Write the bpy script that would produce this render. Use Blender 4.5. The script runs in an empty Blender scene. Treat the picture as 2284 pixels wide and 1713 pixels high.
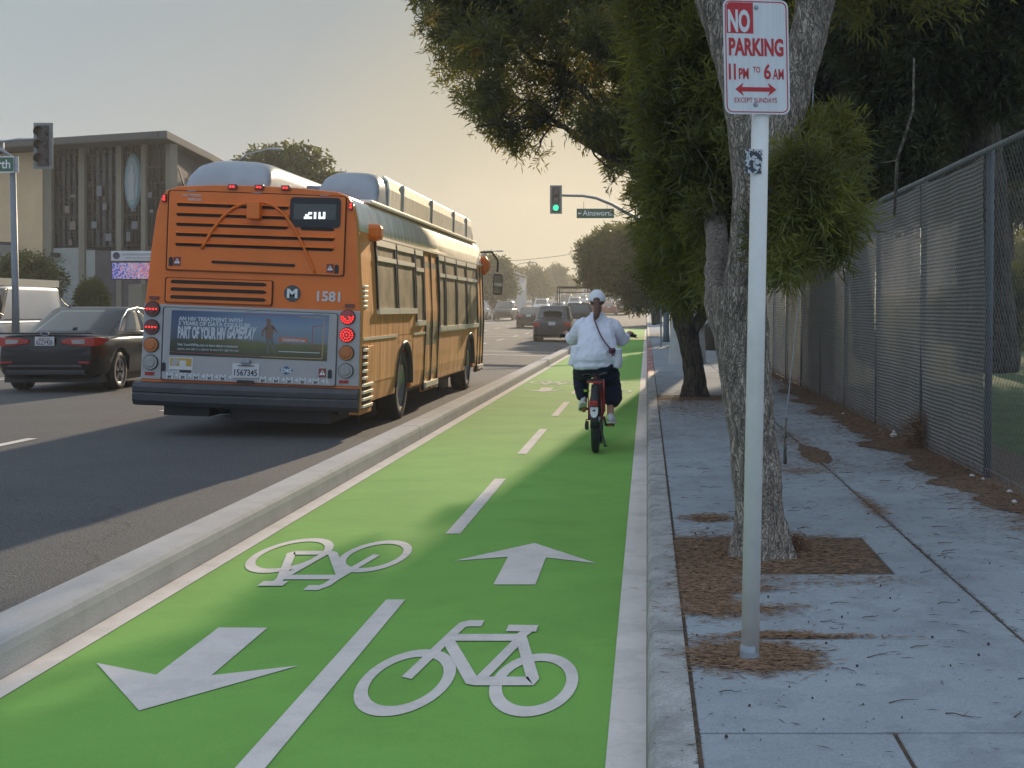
import bpy, bmesh, math, random
import numpy as np
from mathutils import Vector, Matrix, noise
R = math.radians
S = bpy.context.scene
col = S.collection

# ---------------------------------------------------------------- camera, sky, sun, exposure
F = 3000.0; HU = 1443.0; HV = 690.0; EYE = 1.55
cam_d = bpy.data.cameras.new('camera'); cam = bpy.data.objects.new('camera', cam_d); col.objects.link(cam)
cam.location = (0, 0, EYE); cam.rotation_euler = (R(90), 0, 0)
cam_d.sensor_width = 36; cam_d.lens = 36 * F / 2284
cam_d.shift_x = -(HU - 1142) / 2284; cam_d.shift_y = -(856.5 - HV) / 2284
cam_d.clip_end = 5000; cam_d.clip_start = 0.05
S.camera = cam
SUN_EL, SUN_AZ = 15.0, 5.0          # azimuth: degrees to the right of the street direction (+Y)
W = bpy.data.worlds.new('World'); S.world = W; W.use_nodes = True
nt = W.node_tree; bg = nt.nodes['Background']
sky = nt.nodes.new('ShaderNodeTexSky'); sky.sky_type = 'NISHITA'; sky.sun_disc = False
sky.sun_elevation = R(SUN_EL); sky.sun_rotation = R(SUN_AZ)
sky.air_density = 1.0; sky.dust_density = 2.2; sky.ozone_density = 1.0; sky.altitude = 20
# hand-set sky ramp: warm low ahead, brightened overhead and behind to fill the shade
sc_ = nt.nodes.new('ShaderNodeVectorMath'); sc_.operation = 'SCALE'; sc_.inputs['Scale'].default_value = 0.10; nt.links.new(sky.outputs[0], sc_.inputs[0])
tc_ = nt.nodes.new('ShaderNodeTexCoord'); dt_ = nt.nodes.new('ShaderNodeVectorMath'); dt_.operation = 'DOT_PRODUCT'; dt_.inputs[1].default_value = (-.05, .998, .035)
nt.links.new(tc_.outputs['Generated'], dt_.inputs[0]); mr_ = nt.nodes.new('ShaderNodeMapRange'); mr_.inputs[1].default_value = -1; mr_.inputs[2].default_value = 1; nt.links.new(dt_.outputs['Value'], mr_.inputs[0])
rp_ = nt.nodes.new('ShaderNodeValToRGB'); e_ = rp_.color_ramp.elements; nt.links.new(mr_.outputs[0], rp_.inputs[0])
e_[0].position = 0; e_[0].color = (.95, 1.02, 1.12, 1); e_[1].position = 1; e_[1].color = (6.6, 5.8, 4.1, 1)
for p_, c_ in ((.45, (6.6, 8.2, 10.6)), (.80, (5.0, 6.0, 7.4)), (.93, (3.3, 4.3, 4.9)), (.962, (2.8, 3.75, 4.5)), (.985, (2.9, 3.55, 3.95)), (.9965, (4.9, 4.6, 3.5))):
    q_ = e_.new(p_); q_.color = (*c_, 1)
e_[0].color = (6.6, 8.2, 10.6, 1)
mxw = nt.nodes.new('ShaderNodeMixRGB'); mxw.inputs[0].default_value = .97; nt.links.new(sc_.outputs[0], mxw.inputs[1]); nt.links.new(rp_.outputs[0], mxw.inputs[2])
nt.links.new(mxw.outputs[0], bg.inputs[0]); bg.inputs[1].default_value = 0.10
sd = bpy.data.lights.new('sun', 'SUN'); so = bpy.data.objects.new('sun', sd); col.objects.link(so)
sd.energy = 5.0; sd.angle = R(0.7); sd.color = (1.0, 0.80, 0.56)
sdir = Vector((math.sin(R(SUN_AZ)) * math.cos(R(SUN_EL)), math.cos(R(SUN_AZ)) * math.cos(R(SUN_EL)), math.sin(R(SUN_EL))))
so.rotation_euler = sdir.to_track_quat('Z', 'Y').to_euler(); so.location = (0, 0, 30)
S.view_settings.view_transform = 'Standard'; S.view_settings.look = 'None'
S.view_settings.exposure = 0.0; S.view_settings.gamma = 1
S.cycles.max_bounces = 6; S.cycles.transparent_max_bounces = 24; S.cycles.volume_bounces = 0

def g(y):                       # the street climbs gently in the distance
    t = min(max(y - 50, 0), 200); return 0.00009 * t * t
def crown(x):
    if x > -3.05: return 0.0
    if x > -10: return 0.02 * (-3.05 - x)
    if x > -14: return 0.139
    return max(0.139 - 0.02 * (-14 - x), 0.05)
def U(u, v, y):                 # a point seen at photograph pixel (u,v), y metres down the street
    return Vector(((u - HU) * y / F, y, EYE - (v - HV) * y / F))
def G(u, v, z=0.0):             # the same on the flat ground of height z
    y = (EYE - z) * F / (v - HV); return ((u - HU) * y / F, y)

# ---------------------------------------------------------------- object helpers
def tag(o, label=None, cat=None, group=None, kind=None):
    if label: o['label'] = label
    if cat: o['category'] = cat
    if group: o['group'] = group
    if kind: o['kind'] = kind
    return o
def thing(name, label, cat, loc=(0, 0, 0), rz=0, group=None):
    o = bpy.data.objects.new(name, None); col.objects.link(o); o.empty_display_size = .2
    o.location = loc; o.rotation_euler = (0, 0, rz)
    return tag(o, label, cat, group)
def copy_tree(o, parent=None):
    c = o.copy(); col.objects.link(c)
    if parent: c.parent = parent
    for ch in list(o.children): copy_tree(ch, c)
    return c
class MB:
    def __init__(s): s.v = []; s.f = []
    def add(s, vs, fs):
        b = len(s.v); s.v += [tuple(p) for p in vs]; s.f += [tuple(i + b for i in f) for f in fs]; return s
    def box(s, x0, x1, y0, y1, z0, z1, M=None):
        vs = [Vector((x, y, z)) for z in (z0, z1) for x, y in ((x0, y0), (x1, y0), (x1, y1), (x0, y1))]
        if M: vs = [M @ p for p in vs]
        return s.add(vs, [(0, 3, 2, 1), (4, 5, 6, 7), (0, 1, 5, 4), (1, 2, 6, 5), (2, 3, 7, 6), (3, 0, 4, 7)])
    def loft(s, rings, cap=True, closed=True):
        n = len(rings[0]); vs = [p for r in rings for p in r]; fs = []
        for i in range(len(rings) - 1):
            for j in range(n if closed else n - 1):
                a = i * n + j; b = i * n + (j + 1) % n
                fs.append((a, b, b + n, a + n))
        if cap and closed:
            fs.append(tuple(range(n))[::-1]); fs.append(tuple(range((len(rings) - 1) * n, len(rings) * n)))
        return s.add(vs, fs)
    def tube(s, pts, rad, n=8, cap=True):
        pts = [Vector(p) for p in pts]
        if not hasattr(rad, '__len__'): rad = [rad] * len(pts)
        rings = []; up = None
        for i, p in enumerate(pts):
            t = (pts[min(i + 1, len(pts) - 1)] - pts[max(i - 1, 0)]).normalized()
            if up is None: up = Vector((0, 0, 1)) if abs(t.z) < .9 else Vector((1, 0, 0))
            a = t.cross(up)
            if a.length < 1e-4: a = t.cross(Vector((1, 0, 0)))
            a.normalize(); b = a.cross(t).normalized(); up = b
            rings.append([p + (a * math.cos(k * 2 * math.pi / n) + b * math.sin(k * 2 * math.pi / n)) * rad[i] for k in range(n)])
        return s.loft(rings, cap)
    def prism(s, poly, y0, y1):                  # polygon in x,z extruded along y
        n = len(poly); vs = [(x, y0, z) for x, z in poly] + [(x, y1, z) for x, z in poly]
        return s.add(vs, [tuple(range(n)), tuple(range(n, 2 * n))[::-1]] + [(i, i + n, (i + 1) % n + n, (i + 1) % n) for i in range(n)])
    def disc(s, cx, cz, r, y0, y1, n=24, rz=None):
        return s.prism([(cx + r * math.cos(k * 2 * math.pi / n), cz + (rz or r) * math.sin(k * 2 * math.pi / n)) for k in range(n)], y0, y1)
    def xcyl(s, y, z, r, x0, x1, n=28):          # cylinder along x
        a = [(x0, y + r * math.cos(k * 2 * math.pi / n), z + r * math.sin(k * 2 * math.pi / n)) for k in range(n)]
        b = [(x1, p[1], p[2]) for p in a]; return s.loft([a, b])
    def lathe_x(s, prof, y, z, n=32):            # profile [(x, r)] turned round an x axis
        return s.loft([[(x, y + r * math.cos(k * 2 * math.pi / n), z + r * math.sin(k * 2 * math.pi / n)) for k in range(n)] for x, r in prof], cap=False)
    def poly(s, pts): return s.add(pts, [tuple(range(len(pts)))])
    def xf(s, M): s.v = [tuple(M @ Vector(p)) for p in s.v]; return s
    def build(s, name, mat, parent=None, smooth=False, bevel=0, sub=0, fix=True):
        me = bpy.data.meshes.new(name); me.from_pydata(s.v, [], s.f)
        if fix:
            bm = bmesh.new(); bm.from_mesh(me); bmesh.ops.recalc_face_normals(bm, faces=bm.faces); bm.to_mesh(me); bm.free()
        me.materials.append(mat)
        if smooth: me.polygons.foreach_set('use_smooth', [True] * len(me.polygons))
        o = bpy.data.objects.new(name, me); col.objects.link(o)
        if parent: o.parent = parent
        if bevel:
            m = o.modifiers.new('b', 'BEVEL'); m.width = bevel; m.segments = 2; m.limit_method = 'ANGLE'; m.angle_limit = R(35)
        if sub:
            m = o.modifiers.new('s', 'SUBSURF'); m.levels = sub; m.render_levels = sub
        return o
def bake(o):                                     # apply an object's modifiers
    dg = bpy.context.evaluated_depsgraph_get(); dg.update()
    me = bpy.data.meshes.new_from_object(o.evaluated_get(dg)); o.modifiers.clear(); o.data = me
def cut(o, cutters):                             # boolean difference, applied at once
    c = cutters.build('cutter', o.data.materials[0], o.parent)
    m = o.modifiers.new('x', 'BOOLEAN'); m.operation = 'DIFFERENCE'; m.object = c; m.solver = 'EXACT'
    bake(o); bpy.data.objects.remove(c)
def npmesh(name, V, Fc, mat, parent=None, smooth=False):
    me = bpy.data.meshes.new(name); k = Fc.shape[1]
    me.vertices.add(len(V)); me.vertices.foreach_set('co', V.astype(np.float32).ravel())
    me.loops.add(Fc.size); me.loops.foreach_set('vertex_index', Fc.astype(np.int32).ravel())
    me.polygons.add(len(Fc)); me.polygons.foreach_set('loop_start', np.arange(0, Fc.size, k, dtype=np.int32))
    me.polygons.foreach_set('loop_total', np.full(len(Fc), k, np.int32))
    me.update(calc_edges=True); me.materials.append(mat)
    if smooth: me.polygons.foreach_set('use_smooth', [True] * len(me.polygons))
    o = bpy.data.objects.new(name, me); col.objects.link(o)
    if parent: o.parent = parent
    return o
_tc = {}
def text(name, s, x0, x1, z0, z1, y, mat, parent, bold=.0, skew=0.0, slope=0.0, th=.0015, align=None):
    """lettering fitted into the box x0..x1, z0..z1, facing -Y"""
    key = (s, bold)
    if key not in _tc:
        cu = bpy.data.curves.new('t', 'FONT'); cu.body = s; cu.offset = bold; cu.extrude = .5; cu.resolution_u = 3
        o = bpy.data.objects.new('t', cu); col.objects.link(o)
        dg = bpy.context.evaluated_depsgraph_get(); dg.update()
        me = bpy.data.meshes.new_from_object(o.evaluated_get(dg))
        _tc[key] = ([v.co[:] for v in me.vertices], [tuple(p.vertices) for p in me.polygons])
        bpy.data.objects.remove(o)
    vs, fs = _tc[key]
    xs = [v[0] for v in vs]; ys = [v[1] for v in vs]; a, b, c, d = min(xs), max(xs), min(ys), max(ys)
    out = []
    for v in vs:
        tx = (v[0] - a) / (b - a); tz = (v[1] - c) / (d - c)
        x = x0 + (x1 - x0) * tx + skew * tz; z = z0 + (z1 - z0) * tz + slope * (x - x0)
        out.append((x, y - v[2] * th * 2, z))
    m = MB(); m.add(out, fs); return m.build(name, mat, parent, fix=False)

# ---------------------------------------------------------------- materials
def mat(name, c, rough=.6, metal=0, spec=.5, noise_amt=0, nscale=6, bump=0, bscale=30, emit=0, ec=None, trans=0, coat=0, c2=None, stretch=None, detail=4, ramp=(.35, .65), dirt=0, bdist=.01):
    m = bpy.data.materials.new(name); m.use_nodes = True; n = m.node_tree.nodes; L = m.node_tree.links
    b = n['Principled BSDF']; b.inputs['Base Color'].default_value = (*c, 1); b.inputs['Roughness'].default_value = rough
    b.inputs['Metallic'].default_value = metal; b.inputs['Specular IOR Level'].default_value = spec
    if coat: b.inputs['Coat Weight'].default_value = coat
    if trans: b.inputs['Transmission Weight'].default_value = trans
    if emit: b.inputs['Emission Color'].default_value = (*(ec or c), 1); b.inputs['Emission Strength'].default_value = emit
    if c2 or bump or noise_amt:
        tc = n.new('ShaderNodeTexCoord'); mp = n.new('ShaderNodeMapping'); L.new(tc.outputs['Object'], mp.inputs[0])
        if stretch: mp.inputs['Scale'].default_value = stretch
    if noise_amt and not c2: c2 = tuple(max(0, x * (1 - noise_amt)) for x in c)
    if c2:
        t = n.new('ShaderNodeTexNoise'); t.inputs['Scale'].default_value = nscale; t.inputs['Detail'].default_value = detail; t.inputs['Roughness'].default_value = .6
        L.new(mp.outputs[0], t.inputs[0]); r = n.new('ShaderNodeValToRGB'); r.color_ramp.elements[0].position = ramp[0]; r.color_ramp.elements[1].position = ramp[1]
        r.color_ramp.elements[0].color = (*c2, 1); r.color_ramp.elements[1].color = (*c, 1)
        L.new(t.outputs['Fac'], r.inputs[0]); L.new(r.outputs[0], b.inputs['Base Color'])
    if bump:
        t2 = n.new('ShaderNodeTexNoise'); t2.inputs['Scale'].default_value = bscale; t2.inputs['Detail'].default_value = 5
        L.new(mp.outputs[0], t2.inputs[0]); bp = n.new('ShaderNodeBump'); bp.inputs['Strength'].default_value = bump; bp.inputs['Distance'].default_value = bdist
        L.new(t2.outputs['Fac'], bp.inputs['Height']); L.new(bp.outputs[0], b.inputs['Normal'])
    return m
def leafmat(name, c, c2, trans=.35, c3=None):
    m = bpy.data.materials.new(name); m.use_nodes = True; n = m.node_tree.nodes; L = m.node_tree.links
    b = n['Principled BSDF']; out = n['Material Output']; b.inputs['Roughness'].default_value = .5; b.inputs['Specular IOR Level'].default_value = .3
    tc = n.new('ShaderNodeTexCoord'); t = n.new('ShaderNodeTexNoise'); t.inputs['Scale'].default_value = 1.6; t.inputs['Detail'].default_value = 6
    L.new(tc.outputs['Object'], t.inputs[0]); r = n.new('ShaderNodeValToRGB'); e = r.color_ramp.elements
    e[0].position = .38; e[1].position = .6; e[0].color = (*c2, 1); e[1].color = (*c, 1)
    if c3: x = r.color_ramp.elements.new(.68); x.color = (*c3, 1)
    L.new(t.outputs['Fac'], r.inputs[0]); L.new(r.outputs[0], b.inputs['Base Color'])
    tr = n.new('ShaderNodeBsdfTranslucent'); mx = n.new('ShaderNodeMixShader'); mx.inputs[0].default_value = trans
    hs = n.new('ShaderNodeMixRGB'); hs.blend_type = 'MULTIPLY'; hs.inputs[0].default_value = 1; hs.inputs[2].default_value = (2.4, 2.0, .7, 1)
    L.new(r.outputs[0], hs.inputs[1]); L.new(hs.outputs[0], tr.inputs[0])
    L.new(b.outputs[0], mx.inputs[1]); L.new(tr.outputs[0], mx.inputs[2]); L.new(mx.outputs[0], out.inputs[0]); return m
def barkmat(name, c, c2, sc=1.0):
    m = mat(name, c, rough=.9, c2=c2, nscale=22 * sc, stretch=(1, 1, .22), ramp=(.42, .58), detail=6)
    n = m.node_tree.nodes; L = m.node_tree.links; mp = [x for x in n if x.type == 'MAPPING'][0]; b = n['Principled BSDF']
    v = n.new('ShaderNodeTexVoronoi'); v.feature = 'DISTANCE_TO_EDGE'; v.inputs['Scale'].default_value = 38 * sc
    nz = n.new('ShaderNodeTexNoise'); nz.inputs['Scale'].default_value = 9 * sc; ad = n.new('ShaderNodeMixRGB'); ad.blend_type = 'ADD'; ad.inputs[0].default_value = .22
    L.new(mp.outputs[0], nz.inputs[0]); L.new(mp.outputs[0], ad.inputs[1]); L.new(nz.outputs['Color'], ad.inputs[2]); L.new(ad.outputs[0], v.inputs[0])
    r = n.new('ShaderNodeMapRange'); r.inputs[1].default_value = 0; r.inputs[2].default_value = .16; L.new(v.outputs[0], r.inputs[0])
    mu = n.new('ShaderNodeMixRGB'); mu.blend_type = 'MULTIPLY'; mu.inputs[0].default_value = .55
    cr = [x for x in n if x.type == 'VALTORGB'][0]; L.new(cr.outputs[0], mu.inputs[1]); L.new(r.outputs[0], mu.inputs[2]); L.new(mu.outputs[0], b.inputs['Base Color'])
    bp = n.new('ShaderNodeBump'); bp.inputs['Strength'].default_value = .9; bp.inputs['Distance'].default_value = .012
    L.new(r.outputs[0], bp.inputs['Height']); L.new(bp.outputs[0], b.inputs['Normal']); return m
def asphalt(name, c, c2, lo=.55):
    m = mat(name, c, rough=.88, c2=c2, nscale=.7, ramp=(.3, .7), spec=.75)
    n = m.node_tree.nodes; L = m.node_tree.links; mp = [x for x in n if x.type == 'MAPPING'][0]; b = n['Principled BSDF']
    v = n.new('ShaderNodeTexVoronoi'); v.inputs['Scale'].default_value = 75; L.new(mp.outputs[0], v.inputs[0])
    w = n.new('ShaderNodeTexNoise'); w.inputs['Scale'].default_value = 130; L.new(mp.outputs[0], w.inputs[0])
    r = n.new('ShaderNodeMapRange'); r.inputs[1].default_value = .3; r.inputs[2].default_value = .7; r.inputs[3].default_value = lo; r.inputs[4].default_value = 1.5; L.new(w.outputs[0], r.inputs[0])
    mu = n.new('ShaderNodeMixRGB'); mu.blend_type = 'MULTIPLY'; mu.inputs[0].default_value = 1
    cr = [x for x in n if x.type == 'VALTORGB'][0]; L.new(cr.outputs[0], mu.inputs[1]); vr = n.new('ShaderNodeMapRange'); vr.inputs[1].default_value = 0; vr.inputs[2].default_value = .55; vr.inputs[3].default_value = 1.5; vr.inputs[4].default_value = .35; L.new(v.outputs[0], vr.inputs[0]); mz = n.new('ShaderNodeMath'); mz.operation = 'MULTIPLY'; L.new(r.outputs[0], mz.inputs[0]); L.new(vr.outputs[0], mz.inputs[1]); L.new(mz.outputs[0], mu.inputs[2])
    # meandering cracks
    cv = n.new('ShaderNodeTexVoronoi'); cv.feature = 'DISTANCE_TO_EDGE'; cv.inputs['Scale'].default_value = .22
    nz = n.new('ShaderNodeTexNoise'); nz.inputs['Scale'].default_value = 1.3; nz.inputs['Detail'].default_value = 8; ad = n.new('ShaderNodeMixRGB'); ad.blend_type = 'ADD'; ad.inputs[0].default_value = .9
    L.new(mp.outputs[0], nz.inputs[0]); L.new(mp.outputs[0], ad.inputs[1]); L.new(nz.outputs['Color'], ad.inputs[2]); L.new(ad.outputs[0], cv.inputs[0])
    cm = n.new('ShaderNodeMapRange'); cm.inputs[1].default_value = .0; cm.inputs[2].default_value = .0035; cm.inputs[3].default_value = .3; L.new(cv.outputs[0], cm.inputs[0])
    m2 = n.new('ShaderNodeMixRGB'); m2.blend_type = 'MULTIPLY'; m2.inputs[0].default_value = 1; L.new(mu.outputs[0], m2.inputs[1]); L.new(cm.outputs[0], m2.inputs[2])
    L.new(m2.outputs[0], b.inputs['Base Color'])
    bp = n.new('ShaderNodeBump'); bp.inputs['Strength'].default_value = .8; bp.inputs['Distance'].default_value = .008
    L.new(v.outputs[0], bp.inputs['Height']); L.new(bp.outputs[0], b.inputs['Normal']); return m
M = {}
M['asphalt'] = asphalt('asphalt', (.115, .117, .12), (.082, .085, .09))
M['green'] = mat('green paint', (.20, .415, .085), .9, spec=.15, noise_amt=.10, nscale=1.2, bump=.25, bscale=160, bdist=.004)
M['white'] = mat('white paint', (.72, .65, .585), .9, spec=.15, noise_amt=.10, nscale=2.5, bump=.25, bscale=160, bdist=.004)
M['kerb'] = mat('kerb concrete', (.45, .43, .41), .9, spec=.2, noise_amt=.12, nscale=2.5, bump=.3, bscale=90)
M['walk'] = mat('sidewalk concrete', (.33, .36, .38), .95, spec=.15, c2=(.245, .27, .29), nscale=1.1, bump=.35, bscale=110, ramp=(.25, .7), detail=8)
M['curb'] = mat('curb concrete', (.40, .395, .38), .85, c2=(.22, .215, .2), nscale=5, bump=.5, bscale=60, ramp=(.25, .6), detail=8)
M['redcurb'] = mat('faded red curb paint', (.30, .06, .05), .8, c2=(.36, .33, .31), nscale=5, ramp=(.4, .55))
def grain(m, sc, lo, hi, sc2=0, lo2=1):
    n = m.node_tree.nodes; L = m.node_tree.links; b = n['Principled BSDF']; src = b.inputs['Base Color'].links[0].from_socket; mp = [x for x in n if x.type == 'MAPPING'][0]
    for s_, a_, h_, p0, p1 in ((sc, lo, hi, .3, .7),) + (((sc2, lo2, 1.0, .42, .5),) if sc2 else ()):
        t = n.new('ShaderNodeTexNoise'); t.inputs['Scale'].default_value = s_; t.inputs['Detail'].default_value = 3 if s_ > 20 else 10; t.inputs['Roughness'].default_value = .5 if s_ > 20 else .72; L.new(mp.outputs[0], t.inputs[0])
        r = n.new('ShaderNodeMapRange'); r.inputs[1].default_value = p0; r.inputs[2].default_value = p1; r.inputs[3].default_value = a_; r.inputs[4].default_value = h_; L.new(t.outputs[0], r.inputs[0])
        mu = n.new('ShaderNodeMixRGB'); mu.blend_type = 'MULTIPLY'; mu.inputs[0].default_value = 1; L.new(src, mu.inputs[1]); L.new(r.outputs[0], mu.inputs[2]); src = mu.outputs[0]
    L.new(src, b.inputs['Base Color'])
grain(M['walk'], 110, .86, 1.10, 2.6, .86); grain(M['curb'], 90, .8, 1.12, 3.2, .8); grain(M['kerb'], 130, .92, 1.06, 2.2, .92); grain(M['green'], 150, .93, 1.06, 1.3, .93); grain(M['white'], 150, .92, 1.06, 3.0, .9)
M['soil'] = mat('soil', (.13, .085, .05), .95, c2=(.06, .04, .028), nscale=14, bump=.8, bscale=60)
M['ground'] = mat('dry ground', (.16, .15, .10), .95, c2=(.08, .09, .05), nscale=.15)
M['lawn'] = mat('lawn', (.075, .125, .03), .95, c2=(.05, .08, .02), nscale=2, bump=1, bscale=60, bdist=.03)
M['needle'] = mat('dry needles', (.30, .18, .10), .8, c2=(.12, .065, .035), nscale=30)
M['mulch'] = mat('needle litter', (.17, .105, .065), .95, c2=(.07, .042, .028), nscale=45, bump=1, bscale=120, bdist=.01)
M['wire'] = mat('dull wire', (.19, .19, .185), .6)
M['fpost'] = mat('dull fence post', (.10, .115, .125), .6, noise_amt=.2)
M['twig'] = mat('twigs', (.075, .05, .035), .85)
M['cone'] = mat('seed cones', (.05, .03, .02), .8)
M['bark'] = barkmat('bark', (.42, .355, .29), (.22, .185, .15), 1.7)
M['bark2'] = barkmat('dark bark', (.13, .10, .075), (.06, .045, .035), .7)
M['barkpale'] = barkmat('pale bark', (.26, .22, .17), (.13, .11, .085), .7)
M['leafA'] = leafmat('podocarpus leaves', (.135, .15, .05), (.06, .066, .028), .45, (.27, .29, .09))
M['leafB'] = leafmat('backlit leaves', (.12, .13, .045), (.065, .07, .03), .5, (.36, .26, .07))  # bright third tone puts backlit specks into the leaf colour
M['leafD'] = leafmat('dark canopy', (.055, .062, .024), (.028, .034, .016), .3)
M['leafF'] = leafmat('far leaves', (.085, .10, .025), (.045, .055, .018), .4)
M['leafS'] = leafmat('sunny shrub', (.16, .17, .03), (.08, .10, .02), .5)
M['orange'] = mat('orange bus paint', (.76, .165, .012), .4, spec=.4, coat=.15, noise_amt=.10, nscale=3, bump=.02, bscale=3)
M['orange_sunlit'] = mat('sunlit orange paint', (.92, .46, .15), .74, metal=.85, spec=.6, coat=.1, noise_amt=.3, nscale=3, bump=.5, bscale=2.2, stretch=(1, 2.5, .25), bdist=.02)  # bus orange with the low sun's gold glare put into the colour
M['roof_sunlit'] = mat('sunlit roof skin', (1, .92, .76), .66, metal=.85, spec=.6, coat=.1, noise_amt=.2, nscale=3, bump=.3, bscale=3, stretch=(1, 3, .3), bdist=.02)  # pale gold of the sun glare is put into this colour
M['silver'] = mat('silver grey paint', (.37, .365, .36), .38, metal=.2, noise_amt=.08, nscale=4)
M['bluegrey'] = mat('blue grey fairing', (.33, .35, .37), .45, noise_amt=.12, nscale=3)
M['chrome'] = mat('bright trim', (.9, .84, .7), .55, metal=.9)
M['rubber'] = mat('rubber', (.022, .022, .024), .7, noise_amt=.3, nscale=20)
M['black'] = mat('black plastic', (.018, .018, .02), .5)
M['dark'] = mat('dark recess', (.035, .018, .01), .8)
M['bumper'] = mat('grey rubber bumper', (.05, .052, .058), .55, noise_amt=.25, nscale=8)
M['glass'] = mat('tinted glass', (.03, .03, .028), .07, spec=.8, coat=.3)
M['busglass'] = mat('bus window glass', (.48, .36, .20), .62, metal=.7, spec=.8, noise_amt=.5, nscale=2.5)  # golden sun reflection put into the glass colour
M['carblack'] = mat('black car paint', (.006, .007, .010), .22, spec=.35, coat=.25)
M['cargrey'] = mat('dark grey car paint', (.035, .032, .028), .3, coat=.3)
M['carwhite'] = mat('white car paint', (.55, .55, .54), .3, coat=.5, noise_amt=.05)
M['carsilver'] = mat('silver car paint', (.38, .38, .38), .28, metal=.3, coat=.5)
M['carred'] = mat('dark red car paint', (.2, .03, .025), .3, coat=.5)
M['rim'] = mat('alloy wheel', (.45, .45, .46), .28, metal=.9)
M['redlens'] = mat('red lens', (.35, .015, .012), .2, coat=.6)
M['redlit'] = mat('lit red lens', (.5, .01, .01), .3, emit=2.2, ec=(1, .03, .02))
M['darkred'] = mat('dull red lens', (.13, .025, .015), .35, coat=.3)
M['amber'] = mat('amber lens', (.42, .13, .025), .25, coat=.5)
M['clear'] = mat('clear lens', (.34, .34, .32), .2, coat=.5, noise_amt=.3, nscale=60)
M['platew'] = mat('plate white', (.55, .55, .55), .5)
M['ink'] = mat('dark ink', (.02, .025, .06), .6)
M['signw'] = mat('sign white', (.60, .62, .64), .45, noise_amt=.12, nscale=9, stretch=(6, 1, .3))
M['signred'] = mat('sign red', (.42, .012, .018), .5)
M['polew'] = mat('painted steel pole', (.64, .63, .60), .5, noise_amt=.12, nscale=6, bump=.15, bscale=25)
M['galv'] = mat('galvanised steel', (.30, .33, .36), .5, metal=.5, noise_amt=.2, nscale=12)
M['bluepole'] = mat('blue grey pole', (.15, .185, .215), .5, metal=.2, noise_amt=.15)
M['signgreen'] = mat('street sign green', (.012, .10, .055), .5)
M['white2'] = mat('lettering white', (.72, .72, .72), .6)
M['sigdark'] = mat('signal housing', (.03, .03, .03), .55)
M['sigback'] = mat('signal backplate', (.20, .22, .215), .6, noise_amt=.2)
M['lensoff'] = mat('unlit lens', (.05, .03, .02), .3, coat=.4)
M['greenlit'] = mat('green lamp', (.05, .8, .5), .4, emit=1.0, ec=(.06, .95, .55))
M['shirt'] = mat('white cotton', (.70, .70, .78), .85, bump=.9, bscale=7, bdist=.035, stretch=(1.5, 1.5, .55))
M['navy'] = mat('navy trousers', (.008, .012, .028), .9, bump=.2, bscale=40)
M['skin'] = mat('skin', (.46, .24, .17), .55)
M['hair'] = mat('brown hair', (.20, .09, .05), .5, c2=(.05, .022, .014), nscale=60, stretch=(3, 3, .3), bump=.6, bscale=90)
M['cap'] = mat('cap cotton', (.70, .70, .72), .8, bump=.1, bscale=80)
M['shoe'] = mat('white shoe', (.70, .69, .70), .6)
M['sole'] = mat('tan sole', (.25, .16, .11), .8)
M['leather'] = mat('maroon leather', (.075, .012, .022), .5)
M['bikered'] = mat('red bicycle frame', (.38, .012, .018), .3, coat=.6)
M['lime'] = mat('lime band', (.35, .6, .04), .6)
M['beige'] = mat('beige stucco', (.64, .46, .27), .9, noise_amt=.1, nscale=1.5, bump=.3, bscale=20)
M['column'] = mat('grey beige columns', (.22, .195, .145), .9, noise_amt=.1, nscale=2)
M['brick'] = mat('pale block wall', (.33, .34, .31), .9, noise_amt=.15, nscale=8)
M['brown'] = mat('dark brown wall', (.10, .085, .085), .9, noise_amt=.2, nscale=2)
M['stain'] = mat('stained glass', (.035, .037, .04), .2, c2=(.012, .013, .016), nscale=1.6, ramp=(.45, .6))
M['roof'] = mat('roof', (.09, .09, .085), .9)
M['overpass'] = mat('overpass concrete', (.36, .31, .22), .9, noise_amt=.15)
M['house1'] = mat('pale house wall', (.42, .42, .42), .9); M['house2'] = mat('tan house wall', (.40, .32, .22), .9)
M['paper'] = mat('paper', (.62, .62, .6), .8)
M['yellow'] = mat('yellow band', (.55, .36, .10), .6)
M['beigepole'] = mat('pale coated pole', (.42, .44, .44), .6, noise_amt=.1)
# ================================================================ SETTING
def frange(a, b, s):
    n = max(1, int(round((b - a) / s))); return [a + (b - a) * i / n for i in range(n + 1)]
def sheet(name, xs, ys, zoff, m, kind='structure', road=True):
    k = MB(); vs = [(x, y, g(y) + (crown(x) if road else 0) + zoff) for y in ys for x in xs]; n = len(xs)
    k.add(vs, [(j * n + i, j * n + i + 1, (j + 1) * n + i + 1, (j + 1) * n + i) for j in range(len(ys) - 1) for i in range(n - 1)])
    o = k.build(name, m, smooth=False); return tag(o, kind=kind) if kind else o
YS = [-12] + list(range(0, 50, 10)) + list(range(50, 260, 5)) + [300, 400]
sheet('ground', [-600, -60, -19.4, -10, 0, 2, 60, 600], [-40] + YS[1:] + [700, 2500], -.10, M['ground'], road=False)
sheet('road', [-19.2, -16.6, -14, -12, -10, -6.5, -3.05, -1, .02], YS, 0, M['asphalt'])
sheet('bike_lane', [-2.695, -1.35, 0], [-12] + list(range(0, 50, 10)) + list(range(50, 97, 5)), .004, M['green'], road=False)
lm = MB()
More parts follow.
